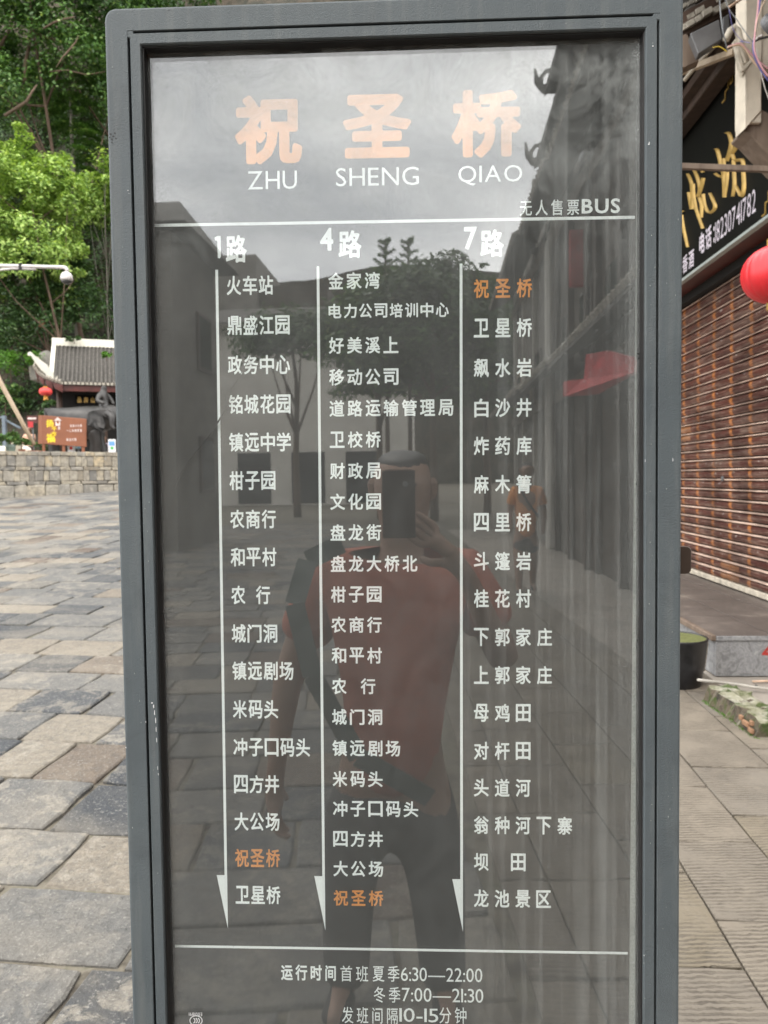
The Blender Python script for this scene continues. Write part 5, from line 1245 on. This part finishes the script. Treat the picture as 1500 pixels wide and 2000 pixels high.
def fingers(nodes, edges, wrist, palm_dir, across, normal, key, s=1.0, curl=.5, grip=None):
    """palm and five fingers of different lengths growing from a wrist node"""
    w0 = nodes[wrist][0]; pd, ac, nm = (Vector(v).normalized() for v in (palm_dir, across, normal))
    pk = key + 'palm'; nodes[pk] = (w0 + pd * .055 * s, .030 * s, .017 * s); edges.append((wrist, pk)); tips = []
    for i, (off, ln) in enumerate(((-.027, .066), (-.009, .078), (.010, .072), (.028, .056))):
        b = w0 + pd * .088 * s + ac * off * s; prev = pk
        k0 = f'{key}k{i}'; nodes[k0] = (b, .0095 * s, .0095 * s); edges.append((prev, k0)); prev = k0; ang = 0; p = b
        for j, f in enumerate((.45, .32, .23)):
            ang += curl * (.5 if j == 0 else .8); d = pd * math.cos(ang) + nm * math.sin(ang); p = p + d * ln * f * s; kj = f'{key}f{i}{j}'; nodes[kj] = (p, (.0085 - .0010 * j) * s, (.0085 - .0010 * j) * s); edges.append((prev, kj)); prev = kj
    b = w0 + pd * .02 * s - ac * .028 * s; k0 = key + 't0'; nodes[k0] = (b, .013 * s, .012 * s); edges.append((wrist, k0))
    p = b + (pd * .7 - ac * .6 + nm * .3).normalized() * .035 * s; nodes[key + 't1'] = (p, .0105 * s, .0105 * s); edges.append((k0, key + 't1'))
    p = p + (pd * .85 - ac * .1 + nm * .5).normalized() * .028 * s; nodes[key + 't2'] = (p, .008 * s, .008 * s); edges.append((key + 't1', key + 't2'))
def figure(name, origin, J, label, skin, shirt, trousers, hair, shorts=False, hands=True, girth=1.0, sleeve=.62, cat='person', bodymat=None):
    """J: joint name -> world Vector (pelvis, waist, chest, neck, chin, head, crown, face direction 'look', sL sR eL eR wL wR hL hR kL kR aL aR tL tR)"""
    e = empty(name, tuple(origin), label, cat); o = Vector(origin); P = {k: (Vector(v) - o if k not in ('look', 'sc', 'handL', 'handR') else v) for k, v in J.items()}
    sc = J.get('sc', 1.0); lk = Vector(J['look']).normalized(); g = girth * sc
    side = lk.cross(Vector((0, 0, 1))).normalized()
    N_ = {'pelvis': (P['pelvis'], .145 * g, .105 * g), 'waist': (P['waist'], .135 * g, .10 * g), 'chest': (P['chest'], .155 * g, .11 * g), 'neck': (P['neck'], .058 * sc, .058 * sc), 'jaw': (P['chin'] + (P['head'] - P['chin']) * .15, .062 * sc, .070 * sc), 'head': (P['head'], .080 * sc, .096 * sc), 'brow': (P['head'] + (P['crown'] - P['head']) * .45, .078 * sc, .092 * sc), 'crown': (P['crown'] - (P['crown'] - P['head']).normalized() * .045 * sc, .05 * sc, .06 * sc)}
    Ed = chain(['pelvis', 'waist', 'chest', 'neck', 'jaw', 'head', 'brow', 'crown'])
    nb = P['head'] + lk * .088 * sc - Vector((0, 0, .005)); N_['nose'] = (nb, .014 * sc, .012 * sc); N_['nosetip'] = (nb + lk * .018 * sc - Vector((0, 0, .022 * sc)), .011 * sc, .010 * sc); Ed += [('head', 'nose'), ('nose', 'nosetip')]
    for s in 'LR':
        N_['s' + s] = (P['s' + s], .062 * g, .058 * g); N_['e' + s] = (P['e' + s], .042 * g, .040 * g); N_['w' + s] = (P['w' + s], .027 * sc, .022 * sc)
        mid = (P['s' + s] + P['e' + s]) / 2; N_['m' + s] = (mid, .050 * g, .048 * g); Ed += chain(['chest', 's' + s, 'm' + s, 'e' + s, 'w' + s])
        N_['h' + s] = (P['h' + s], .090 * g, .090 * g); N_['k' + s] = (P['k' + s], .060 * g, .060 * g); N_['a' + s] = (P['a' + s], .036 * sc, .038 * sc); N_['c' + s] = (P['k' + s].lerp(P['a' + s], .3), .056 * g, .058 * g); N_['t' + s] = (P['t' + s], .036 * sc, .022 * sc); Ed += chain(['pelvis', 'h' + s, 'k' + s, 'c' + s, 'a' + s, 't' + s])
        d = (P['w' + s] - P['e' + s]).normalized(); hd = J.get('hand' + s, {})
        if hands: fingers(N_, Ed, 'w' + s, hd.get('dir', d), hd.get('across', lk), hd.get('normal', side * (1 if s == 'L' else -1)), 'q' + s, sc, hd.get('curl', .35))
    mesh_obj('body', skin_mesh('body', N_, Ed), bodymat or skin, e)
    if shirt:
        n2 = {'pelvis': (P['pelvis'].lerp(P['waist'], .15) - Vector((0, 0, .03)), .172 * g, .130 * g), 'waist': (P['waist'], .165 * g, .125 * g), 'chest': (P['chest'], .178 * g, .130 * g), 'col': (P['chest'].lerp(P['neck'], .72), .085 * g, .078 * g)}
        e2 = chain(list(n2))
        for s in 'LR':
            n2['s' + s] = (P['s' + s], .083 * g, .078 * g); n2['m' + s] = (P['s' + s].lerp(P['e' + s], sleeve * .6), .078 * g, .074 * g); n2['q' + s] = (P['s' + s].lerp(P['e' + s], sleeve), .080 * g, .076 * g); e2 += chain(['chest', 's' + s, 'm' + s, 'q' + s])
        so_ = mesh_obj('shirt', skin_mesh('shirt', n2, e2), shirt, e)
    if trousers:
        n2 = {'pelvis': (P['pelvis'], .160 * g, .120 * g), 'top': (P['pelvis'].lerp(P['waist'], .5), .150 * g, .112 * g)}; e2 = [('pelvis', 'top')]
        for s in 'LR':
            n2['h' + s] = (P['h' + s], .105 * g, .105 * g); n2['k' + s] = (P['k' + s] if not shorts else P['h' + s].lerp(P['k' + s], .75), .080 * g, .080 * g); e2 += chain(['pelvis', 'h' + s, 'k' + s])
            if not shorts: n2['c' + s] = (P['k' + s].lerp(P['a' + s], .5), .068 * g, .068 * g); n2['a' + s] = (P['a' + s] - Vector((0, 0, .02)), .062 * g, .062 * g); e2 += chain(['k' + s, 'c' + s, 'a' + s])
        mesh_obj('trousers' if not shorts else 'shorts', skin_mesh('trousers', n2, e2), trousers, e)
    for s in 'LR':
        n2 = {'a': (P['a' + s] - Vector((0, 0, .02 * sc)), .046 * sc, .05 * sc), 't': (P['t' + s], .045 * sc, .030 * sc)}; mesh_obj('shoe', skin_mesh('shoe', n2, [('a', 't')], 1), MA['black'], e)
    if hair:
        up_ = (P['crown'] - P['head']).normalized(); n2 = {'a': (P['head'] + up_ * .035 * sc - lk * .022 * sc, .084 * sc, .094 * sc), 'b': (P['head'] + up_ * .075 * sc - lk * .006 * sc, .080 * sc, .092 * sc), 'c': (P['crown'] - up_ * .03 * sc, .058 * sc, .07 * sc)}
        mesh_obj('hair', skin_mesh('hair', n2, chain('abc')), hair, e)
    for sg in (-1, 1):
        m = MB(); c = P['head'] + lk * .088 * sc + side * sg * .030 * sc + Vector((0, 0, .012 * sc)); m.lathe([(.004 * sc, -.005 * sc), (.012 * sc, -.002 * sc), (.012 * sc, .003 * sc), (.004 * sc, .006 * sc)], c, 8); m.build('eye', MA['black'], e)
        m = MB(); c = P['head'] + side * sg * .080 * sc; m.lathe([(.006, -.03 * sc), (.013 * sc, -.018 * sc), (.017 * sc, .015 * sc), (.008 * sc, .03 * sc)], c, 8); m.build('ear', bodymat or skin, e)
    m = MB(); c = P['chin'] + (P['head'] - P['chin']) * .36 + lk * .074 * sc; m.beam(c - side * .024 * sc, c + side * .024 * sc, .012 * sc, .008 * sc); m.build('mouth', MA['brown'] if bodymat is None else bodymat, e)
    return e
GN = (SM.to_3x3() @ Vector((0, -1, 0))).normalized(); GP = SM @ Vector((0, YG, 1.4))
def mirror(p): p = Vector(p); return p - 2 * (p - GP).dot(GN) * GN
def refl(px, py, Y): return mirror(at(px, py, Y))

# the photographer, seen only in the glass
Yb = 2.10
def q_(px, py, Y=Yb): return refl(px, py, Y)
hipz = .86
J = dict(pelvis=q_(765, 1560), waist=q_(768, 1400), chest=q_(770, 1215), neck=q_(785, 1075), chin=q_(788, 1035, Yb - .03), head=q_(786, 955, Yb), crown=q_(784, 862, Yb), look=(0, 1, 0),
    sL=q_(640, 1125), eL=q_(560, 1330), wL=q_(535, 1530, Yb - .05), sR=q_(912, 1120), eR=q_(990, 1300, Yb - .03), wR=q_(895, 1090, 1.80))
px0 = J['pelvis']; J.update(hL=px0 + Vector((-.10, 0, -.06)), hR=px0 + Vector((.10, 0, -.06)), kL=Vector((px0.x - .12, px0.y + .02, .42)), kR=Vector((px0.x + .12, px0.y + .02, .42)), aL=Vector((px0.x - .14, px0.y - .02, .07)), aR=Vector((px0.x + .14, px0.y - .02, .07)), tL=Vector((px0.x - .16, px0.y + .13, .035)), tR=Vector((px0.x + .16, px0.y + .13, .035)))
J['handR'] = dict(dir=(-.72, .10, .55), across=(.55, 0, .72), normal=(-.1, -.35, 0), curl=.08); J['handL'] = dict(dir=(.02, .05, -1), across=(0, 1, 0), normal=(1, 0, 0), curl=.5)
who = figure('person', (px0.x, px0.y, 0), J, 'person in a red orange shirt photographing the sign with a phone, mirrored in its glass', MA['skin'], MA['shirt'], MA['trousers'], MA['hair'], girth=1.12, sleeve=.66)
o0 = Vector(who.location)
# shoulder strap and bag belong to the person's clothing only while carried: separate thing
m = MB(); st_ = [q_(668, 1062, Yb - .10), q_(600, 1095, Yb - .12), q_(575, 1180, Yb - .17), q_(610, 1320, Yb - .19), q_(700, 1480, Yb - .19), q_(840, 1560, Yb - .15)]
for a, b in zip(st_[:-1], st_[1:]): m.beam(a, b, .05, .006, (0, 1, 0))
thing_mb('shoulder_strap', m, MA['strap'], 'grey green bag strap across the reflected photographer', 'strap')
ph = empty('phone', (-.0275, -.010, 1.44), 'brown phone held up to take the picture, mirrored in the middle of the glass', 'phone')
m = MB(); m.box((-.0375, -.004, -.078), (.0375, .002, .076)); m.build('phone_body', MA['phone'], ph, bevel=.0015)
m = MB(); m.box((-.030, -.0036, .0765), (.030, .0016, .0782)); m.build('metal_rim', MA['phone_edge'], ph)
m = MB(); m.lathe([(.006, 0), (.0065, .0008), (.0045, .0012)], (0, 0, 0), 14); o = m.build('lens_ring', MA['steel'], ph); o.rotation_euler = (-math.pi / 2, 0, 0); o.location = (.0275 - .012, .0022, .045)
# passer-by
Y2_ = 9.7
def r_(px, py, Y=Y2_): return refl(px, py, Y)
pp0 = r_(1027, 1055)
J = dict(pelvis=pp0, waist=r_(1027, 1022), chest=r_(1028, 978), neck=r_(1029, 944), chin=r_(1030, 932), head=r_(1030, 920), crown=r_(1030, 902), look=(0, 1, 0), sL=r_(1004, 960), eL=r_(995, 1005), wL=r_(996, 1040, Y2_ - .15), sR=r_(1054, 960), eR=r_(1063, 1005), wR=r_(1060, 1045), girth=1)
J.pop('girth'); J.update(hL=pp0 + Vector((-.09, 0, -.05)), hR=pp0 + Vector((.09, 0, -.05)), kL=Vector((pp0.x - .10, pp0.y + .08, .46)), kR=Vector((pp0.x + .10, pp0.y - .08, .46)), aL=Vector((pp0.x - .10, pp0.y + .12, .08)), aR=Vector((pp0.x + .11, pp0.y - .22, .09)), tL=Vector((pp0.x - .10, pp0.y + .26, .035)), tR=Vector((pp0.x + .12, pp0.y - .08, .035)))
figure('person', (pp0.x, pp0.y, 0), J, 'person in a loose orange shirt and dark shorts walking up behind, small in the glass', MA['skin'], MA['shirt2'], MA['trousers'], MA['hair'], shorts=True, girth=1.05, hands=False)
m = MB(); a, b, c = r_(1012, 945, Y2_ - .2), r_(1030, 980, Y2_ - .22), r_(1052, 1010, Y2_ - .2); m.tube([a, b, c], .018, 6); thing_mb('crossbody_strap', m, MA['black'], 'thin dark strap slung across the orange shirt of the reflected walker', 'strap')
# two people sitting low on the terrace
def sitter(px, py, Y, shirt, label):
    c = at(px, py, Y); x, y, z = c.x, c.y, c.z; b = TZ; h = Vector((x, y, z)); V3 = Vector
    pel = V3((x, y + .1, b + .22)); J = dict(pelvis=pel, waist=pel.lerp(V3((x, y, z - .38)), .45), chest=V3((x, y, z - .33)), neck=V3((x, y, z - .15)), chin=V3((x, y - .02, z - .10)), head=h, crown=h + V3((0, 0, .11)), look=(.4, -1, 0),
        sL=V3((x - .17, y, z - .24)), eL=V3((x - .22, y - .1, z - .50)), wL=V3((x - .08, y - .28, z - .52)), sR=V3((x + .17, y, z - .24)), eR=V3((x + .22, y - .1, z - .50)), wR=V3((x + .08, y - .28, z - .52)),
        hL=pel + V3((-.1, 0, 0)), hR=pel + V3((.1, 0, 0)), kL=V3((x - .14, y - .36, b + .38)), kR=V3((x + .14, y - .36, b + .38)), aL=V3((x - .14, y - .38, b + .07)), aR=V3((x + .14, y - .38, b + .07)), tL=V3((x - .14, y - .5, b + .035)), tR=V3((x + .14, y - .5, b + .035)))
    e = figure('person', (x, y, b), J, label, MA['skin'], shirt, MA['trousers'], MA['hair'], hands=False, girth=.9)
    m = MB(); m.box((-.16, -.04, 0), (.16, .24, .03)); [m.box((sx - .02, sy - .02, 0), (sx + .02, sy + .02, .001)) for sx in (-.14,) for sy in (0,)]
    m = MB(); m.box((x - .16, y - .04, b), (x + .16, y + .24, b + .11)); thing_mb('low_stool', m, MA['brown'], 'low wooden stool under the ' + ('lilac' if shirt == MA['lilac'] else 'peach') + ' shirted person on the terrace', 'stool', bevel=.01)
sitter(203, 856, 29.6, MA['lilac'], 'person in a lilac shirt sitting low beside the white poster on the terrace')
sitter(57, 838, 28.6, MA['peach'], 'person in a peach shirt sitting behind the foot of the leaning pole')

# ------------------------------------------------------------------ elephant statue with rider
YEl = 28.7
def E_(px, py, dy=0): return at(px, py, YEl + dy)
eo = Vector((E_(150, 885).x, E_(150, 885).y, TZ)); el = empty('elephant_statue', tuple(eo), 'grey bronze elephant statue with a rider, half hidden behind the sign edge', 'statue')
k = YEl / 1500
N_ = {}; 
def nd(key, px, py, rx, ry, dy=0): N_[key] = (E_(px, py, dy) - eo, rx * k, ry * k)
nd('mid', 140, 830, 34, 34); nd('rump', 112, 834, 27, 28); nd('hip', 100, 842, 18, 20); nd('sho', 172, 826, 33, 34); nd('nk', 200, 818, 27, 28); nd('hd', 222, 812, 26, 27); nd('fore', 238, 822, 18, 18)
nd('tr1', 248, 842, 11, 11, -.1); nd('tr2', 252, 862, 8, 8, -.15); nd('tr3', 250, 880, 6, 6, -.2)
for s, dy in (('n', -.32), ('f', .34)):
    nd('fs' + s, 182, 842, 16, 17, dy); nd('fk' + s, 189 + (3 if s == 'f' else 0), 862, 11.5, 12, dy); nd('ff' + s, 185 if s == 'n' else 200, 880, 10.5, 11, dy); N_['fz' + s] = (Vector((N_['ff' + s][0].x, N_['ff' + s][0].y, .06)), 11.5 * k, 12 * k)
    nd('hs' + s, 108, 850, 15, 16, dy); nd('hk' + s, 104, 866, 12, 12, dy); nd('hf' + s, 106, 880, 10.5, 11, dy); N_['hz' + s] = (Vector((N_['hf' + s][0].x, N_['hf' + s][0].y, .06)), 11.5 * k, 12 * k)
Ed = chain(['mid', 'rump', 'hip']) + chain(['mid', 'sho', 'nk', 'hd', 'fore', 'tr1', 'tr2', 'tr3'])
for s in 'nf': Ed += [('sho', 'fs' + s)] + chain(['fs' + s, 'fk' + s, 'ff' + s, 'fz' + s]) + [('rump', 'hs' + s)] + chain(['hs' + s, 'hk' + s, 'hf' + s, 'hz' + s])
mesh_obj('elephant_body', skin_mesh('elephant_body', N_, Ed), MA['bronze'], el)
for dy, nm in ((-.62, 'ear'), (.62, 'ear')):
    op = [(166, 806), (184, 802), (200, 812), (206, 828), (200, 846), (192, 838), (180, 833), (170, 830)]
    bm = bmesh.new(); vs = [bm.verts.new(E_(px, py, dy + (.12 if i < 2 else -.05 * math.copysign(1, -dy) * 0)) - eo) for i, (px, py) in enumerate(op)]; c = bm.verts.new(E_(186, 822, dy - .10 * (1 if dy < 0 else -1)) - eo)
    for i in range(8): bm.faces.new((vs[i], vs[(i+1) % 8], c))
    bmesh.ops.solidify(bm, geom=bm.faces[:], thickness=.05); me = bpy.data.meshes.new('ear'); bm.to_mesh(me); bm.free(); mesh_obj('ear', me, MA['bronze'], el, smooth=True)
m = MB(); m.tube([E_(236, 836, -.25) - eo, E_(250, 846, -.4) - eo, E_(262, 840, -.45) - eo], [.05, .04, .012], 8); m.build('tusk', MA['bronze'], el, smooth=True)
m = MB(); m.tube([E_(96, 822) - eo, E_(90, 840) - eo, E_(89, 862) - eo], [.04, .03, .02], 6); m.build('tail', MA['bronze'], el, smooth=True)
n2 = {}
def nr(key, px, py, rx, ry, dy=0): n2[key] = (E_(px, py, dy) - eo, rx * k, ry * k)
nr('pel', 203, 800, 13, 12); nr('wa', 203, 788, 10, 9); nr('ch', 201, 775, 12, 9); nr('nk', 202, 764, 5, 5); nr('hd', 203, 758, 5.5, 6); nr('cr', 204, 753, 4.5, 5)
nr('s1', 194, 772, 6, 5, -.2); nr('e1', 190, 783, 4.5, 4, -.35); nr('w1', 205, 788, 3.5, 3, -.4); nr('s2', 210, 772, 6, 5, .2); nr('e2', 218, 782, 4.5, 4, .2); nr('w2', 222, 790, 3.5, 3, 0)
nr('h1', 205, 806, 9, 9, -.3); nr('k1', 220, 812, 7, 7, -.55); nr('a1', 218, 835, 4.5, 5, -.6); nr('t1', 225, 838, 4, 3, -.62); nr('h2', 205, 806, 9, 9, .3); nr('k2', 220, 812, 7, 7, .55); nr('a2', 218, 835, 4.5, 5, .6)
mesh_obj('rider', skin_mesh('rider', n2, chain(['pel', 'wa', 'ch', 'nk', 'hd', 'cr']) + chain(['ch', 's1', 'e1', 'w1']) + chain(['ch', 's2', 'e2', 'w2']) + chain(['pel', 'h1', 'k1', 'a1', 't1']) + chain(['pel', 'h2', 'k2', 'a2'])), MA['bronze'], el)
m = MB(); m.prism([E_(180, 800, -.5) - eo, E_(205, 796, -.5) - eo, E_(226, 815, -.5) - eo, E_(215, 822, -.5) - eo, E_(196, 812, -.5) - eo, E_(183, 806, -.5) - eo], (0, 1.0, .05)); m.build('saddle_cloth', MA['bronze'], el, bevel=.05)

# ------------------------------------------------------------------ the street behind the camera, seen in the glass
def bld(name, label, lo, hi, mat, rows=(), rooft=None, cat='building', face='x'):
    x0, y0 = lo; x1, y1, z1 = hi; e = empty(name, (x0, y0, 0), label, cat); m = MB(); m.box((0, 0, 0), (x1 - x0, y1 - y0, z1)); m.build('wall', mat, e)
    for zc in rows:
        if face == 'x':
            y = .7
            while y < (y1 - y0) - .9:
                m = MB(); m.box((-.05, y, zc), (.02, y + 1.0, zc + 1.1)); w = m.build('window', MA['palewood'] if rnd.random() < .2 else MA['dkwood'], e); m = MB(); m.box((-.06, y + .08, zc + .08), (-.052, y + .92, zc + 1.02)); m.build('pane', MA['window'], w); y += 1.9
        else:
            x = .7
            while x < (x1 - x0) - .9:
                m = MB(); m.box((x, y1 - y0 - .02, zc), (x + 1.0, y1 - y0 + .05, zc + 1.1)); w = m.build('window', MA['dkwood'], e); m = MB(); m.box((x + .08, y1 - y0 + .052, zc + .08), (x + .92, y1 - y0 + .06, zc + 1.02)); m.build('pane', MA['window'], w); x += 2.1
    return e
def dress(e, x1, y0, y1, z1, mat='dkwood', step=1.55):
    """posts, floor bands and small tiled skirt roofs on a street front (local coordinates, front at x = 0)"""
    y = .15
    while y < y1 - y0: m = MB(); m.box((-.10, y, 0), (-.001, y + .16, z1 - .1)); m.build('post', MA[mat], e); y += step
    z = 2.9
    while z < z1 - .5:
        m = MB(); m.box((-.14, 0, z), (-.101, y1 - y0, z + .24)); m.build('floor_band', MA['brown'], e)
        m = MB(); m.prism([(-.75, 0, z + .25), (-.75, y1 - y0, z + .25), (-.1, y1 - y0, z + .62), (-.1, 0, z + .62)], (0, 0, .06)); m.build('skirt_roof', MA['tile'], e)
        m = MB(); y = .08
        while y < y1 - y0: m.tube([(-.78, y, z + .33), (-.1, y, z + .70)], .05, 5); y += .2
        m.build('roof_tile', MA['tile_pale'], e)['kind'] = 'stuff'; z += 3.1
A1 = refl(1168, 85, 11.9); B1 = refl(1088, 190, 15.5); C1_ = refl(1052, 330, 17.5)
bA = bld('timber_shop_house', 'tall dark timber shop house, first on the right in the reflection', (A1.x, A1.y), (A1.x + 7, -.4, A1.z + 3.5), MA['oldwood'], (3.4, 6.6))
bB = bld('timber_shop_house', 'dark gabled house with curled ridge ornaments in the reflection', (B1.x, B1.y), (B1.x + 7, A1.y - .02, B1.z), MA['oldwood'], (3.4, 6.2))
bC = bld('timber_shop_house', 'lower old house with pale downpipe and curled eave in the reflection', (C1_.x, C1_.y - 5), (C1_.x + 7, B1.y - .02, C1_.z), MA['render'], (3.2,))
dress(bA, 0, A1.y, -.4, A1.z + 3.5); dress(bB, 0, B1.y, A1.y - .02, B1.z); dress(bC, 0, C1_.y - 5, B1.y - .02, C1_.z, 'plaster', 2.2)
def eave(e, P, out_, up, ln, label='eave'):
    """P: world corner at the eave end; the eave runs towards the camera (+y) by ln and sticks out to the street"""
    o = Vector(e.location); P = Vector(P) - o; m = MB()
    m.prism([P + Vector((-out_, 0, 0)), P + Vector((-out_, ln, 0)), P + Vector((.3, ln, up)), P + Vector((.3, 0, up))], (0, 0, .12)); m.build('eave', MA['tile'], e)
    m = MB(); m.tube([P + Vector((-out_ + .3, .1, .12)), P + Vector((-out_, -.1, .2)), P + Vector((-out_ - .10, -.25, .40)), P + Vector((-out_ - .14, -.3, .7))], [.10, .09, .06, .02], 6); m.build('eave_horn', MA['tile'], e)
    m = MB(); c = P + Vector((-out_ + .15, 0, .3)); m.tube([c + Vector((.22 * math.cos(a) , 0, .22 * math.sin(a))) for a in [i * .7 for i in range(10)]], .045, 5); m.tube([c + Vector((.45 + .2 * math.cos(a), 0, -.02 + .2 * math.sin(a))) for a in [i * .7 for i in range(10)]], .045, 5); o2 = m.build('scroll_ornament', MA['tile'], e); o2['kind'] = 'stuff'
eave(bB, refl(1088, 188, 15.4), .25, .5, 4.5); eave(bC, refl(1078, 330, 16.6), .38, .5, 3.5); eave(bC, refl(1072, 505, 17.5), .30, .3, 4.5); eave(bA, refl(1168, 300, 11.9), .3, .4, 8)
a, b = refl(1100, 250, 15.2), refl(1128, 640, 15.2); m = MB(); m.tube([Vector((B1.x - .12, B1.y + .8, 8)), Vector((B1.x - .12, B1.y + .8, 6.4)), Vector((B1.x - .25, B1.y + .6, 5.8)), Vector((B1.x - .25, B1.y + .6, .1))], .09, 8); thing_mb('downpipe', m, MA['plaster'], 'pale cranked downpipe on the reflected house front', 'pipe')
a, b = refl(1100, 760, 9), refl(1240, 700, 7.5); m = MB(); m.prism([refl(1100, 745, 9), refl(1100, 775, 9), refl(1165, 770, 8.4), refl(1245, 725, 7.4), refl(1245, 700, 7.4), refl(1185, 685, 8.2), refl(1145, 692, 8.6), refl(1140, 740, 8.7)], (.03, 0, 0)); thing_mb('red_banner', m, MA['banner'], 'drooping red cloth banner on the house fronts in the reflection', 'banner')
m = MB(); a, b = refl(1125, 450, 12.5), refl(1138, 560, 12.5); m.box((a.x - .1, a.y - .05, b.z), (a.x + .15, a.y + .05, a.z)); thing_mb('vertical_banner', m, MA['banner'], 'narrow upright red shop banner high on the reflected houses', 'banner')
# left side
L1, L2 = refl(305, 440, 16), refl(415, 440, 19); lh = bld('plastered_house', 'plastered house with a dark pitched roof at the left of the reflection', (L1.x - 6, L2.y), (L2.x, L1.y, refl(360, 505, 18).z), MA['render'], (2.8, 5.6), face='y')
for z_ in (1.2, 4.0):
    y = .5
    while y < L1.y - L2.y - 1.0: m = MB(); W3 = L2.x - (L1.x - 6); m.box((W3 - .02, y, z_), (W3 + .06, y + 1.0, z_ + 1.3)); w = m.build('window', MA['dkwood'], lh); m = MB(); m.box((W3 + .062, y + .08, z_ + .08), (W3 + .07, y + .92, z_ + 1.22)); m.build('pane', MA['window'], w); y += 1.8
o = Vector(lh.location); m = MB(); zz = refl(360, 505, 18).z; p0 = Vector((L1.x - 6.5, L2.y - .6, zz)) - o; p1 = Vector((L2.x + .5, L1.y + .6, zz)) - o
zr = refl(360, 408, 18).z; mx_ = (p0.y + p1.y) / 2
m.add([(p0.x, p0.y, p0.z), (p1.x, p0.y, p0.z), (p1.x, p1.y, p0.z), (p0.x, p1.y, p0.z), (p0.x, mx_, zr), (p1.x - .8, mx_, zr)], [(0, 1, 5, 4), (1, 2, 5), (2, 3, 4, 5), (3, 0, 4), (3, 2, 1, 0)]); m.build('roof', MA['tile'], lh)
H1, H2 = refl(425, 640, 44), refl(800, 650, 44); wh = bld('white_hall', 'long low white walled hall with dark doorways behind the trees in the reflection', (H1.x, H1.y - 8), (H2.x, H1.y, H1.z), MA['plaster'], (), face='y')
o = Vector(wh.location); x = 1.0
while x < H2.x - H1.x - 2: m = MB(); m.box((x, 8.0, .1), (x + 1.9, 8.04, 3.0)); m.build('doorway', MA['window'], wh); x += 3.1
m = MB(); m.prism([(-1, -1, H1.z), (H2.x - H1.x + 1, -1, H1.z), (H2.x - H1.x + 1, 3.5, H1.z + 1.9), (-1, 3.5, H1.z + 1.9)], (0, 0, .1)); m.prism([(-1, 9, H1.z), (H2.x - H1.x + 1, 9, H1.z), (H2.x - H1.x + 1, 3.5, H1.z + 1.9), (-1, 3.5, H1.z + 1.9)][::-1], (0, 0, .1)); m.build('roof', MA['tile'], wh)
R1, R2 = refl(400, 500, 60), refl(640, 555, 60); bld('terraced_block', 'dark stepped block of roofs rising behind the white hall in the reflection', (R1.x - 12, R1.y - 10), (R1.x + 4, R1.y, R1.z), MA['render'], (4, 8, 12), face='y'); bld('terraced_block', 'lower dark block right of the stepped roofs in the reflection', (R1.x + 4.02, R2.y - 10), (R2.x, R2.y, R2.z), MA['oldwood'], (4, 8), face='y')
# hill and trees behind the camera
m = MB(); n = 40; V = []
for i in range(n):
    t = i / (n - 1); px = 200 + 1100 * t; h = 560 + 18 * math.sin(t * 9) + 12 * noise.noise(Vector((t * 9, 0, 0))) - 40 * t; p = refl(px, h, 170); V += [(p.x, p.y, -5), (p.x, p.y, p.z), (p.x * 1.3, p.y - 90, p.z + 14)]
m.add(V, [(3*i+k, 3*i+3+k, 3*i+4+k, 3*i+1+k) for i in range(n - 1) for k in range(2)]); tag(m.build('distant_hill', MA['rock']), kind='structure')
for (px, py, Yv, rad, mat, lb, nl, sd_) in ((845, 660, 26, (2.3, 1.8, 2.6), 'leaf_dark', 'dark round tree in the middle of the reflection above the photographer', 22000, 61), (950, 710, 30, (2.2, 1.6, 2.9), 'leaf_dark', 'dark tree right of the round one in the reflection', 20000, 62), (740, 680, 28, (1.6, 1.3, 2.6), 'leaf_mid', 'smaller tree left of the round one in the reflection', 14000, 63), (575, 660, 30, (2.2, 1.5, 1.0), 'leaf_dark', 'flat crowned tree in front of the white hall in the reflection', 5000, 64)):
    c = refl(px, py, Yv); tree('street_tree', (c.x, c.y, 0), c.z + rad[2], rad, MA[mat], MA['bark'], lb, sd_, n_leaf=nl, leaf=.13, cl_r=.8, n_cl=90, limbs=6, group=None)
for (px, lb) in ((752, 'slender conifer tip, the left one of a pair in the reflection'), (797, 'slender conifer tip, the right one of a pair in the reflection')):
    c = refl(px, 470, 27); b = refl(px, 620, 27); e = empty('conifer', (c.x, c.y, 0), lb, 'tree', 'pair of slender conifers'); m = MB(); m.tube([(0, 0, 0), (0, 0, c.z)], [.12, .02], 6); m.build('trunk', MA['bark'], e)
    g = np.random.default_rng(px); P = []; O = []
    for kk in range(40):
        z = b.z - 1 + (c.z - b.z + 1) * kk / 39; ln_ = 1.0 * (1 - kk / 42) + .15; an = kk * 2.4; t = g.random(60); P.append(np.stack([np.cos(an) * t * ln_, np.sin(an) * t * ln_, z + t * .45 * ln_ + g.normal(size=60) * .03], 1)); O.append(np.tile([0, 0, 1.0], (60, 1)))
    mesh_obj('crown', leaves_mesh('crown', np.concatenate(P), .09, np.concatenate(O), 0, px, .25), MA['leaf_mid'], e)
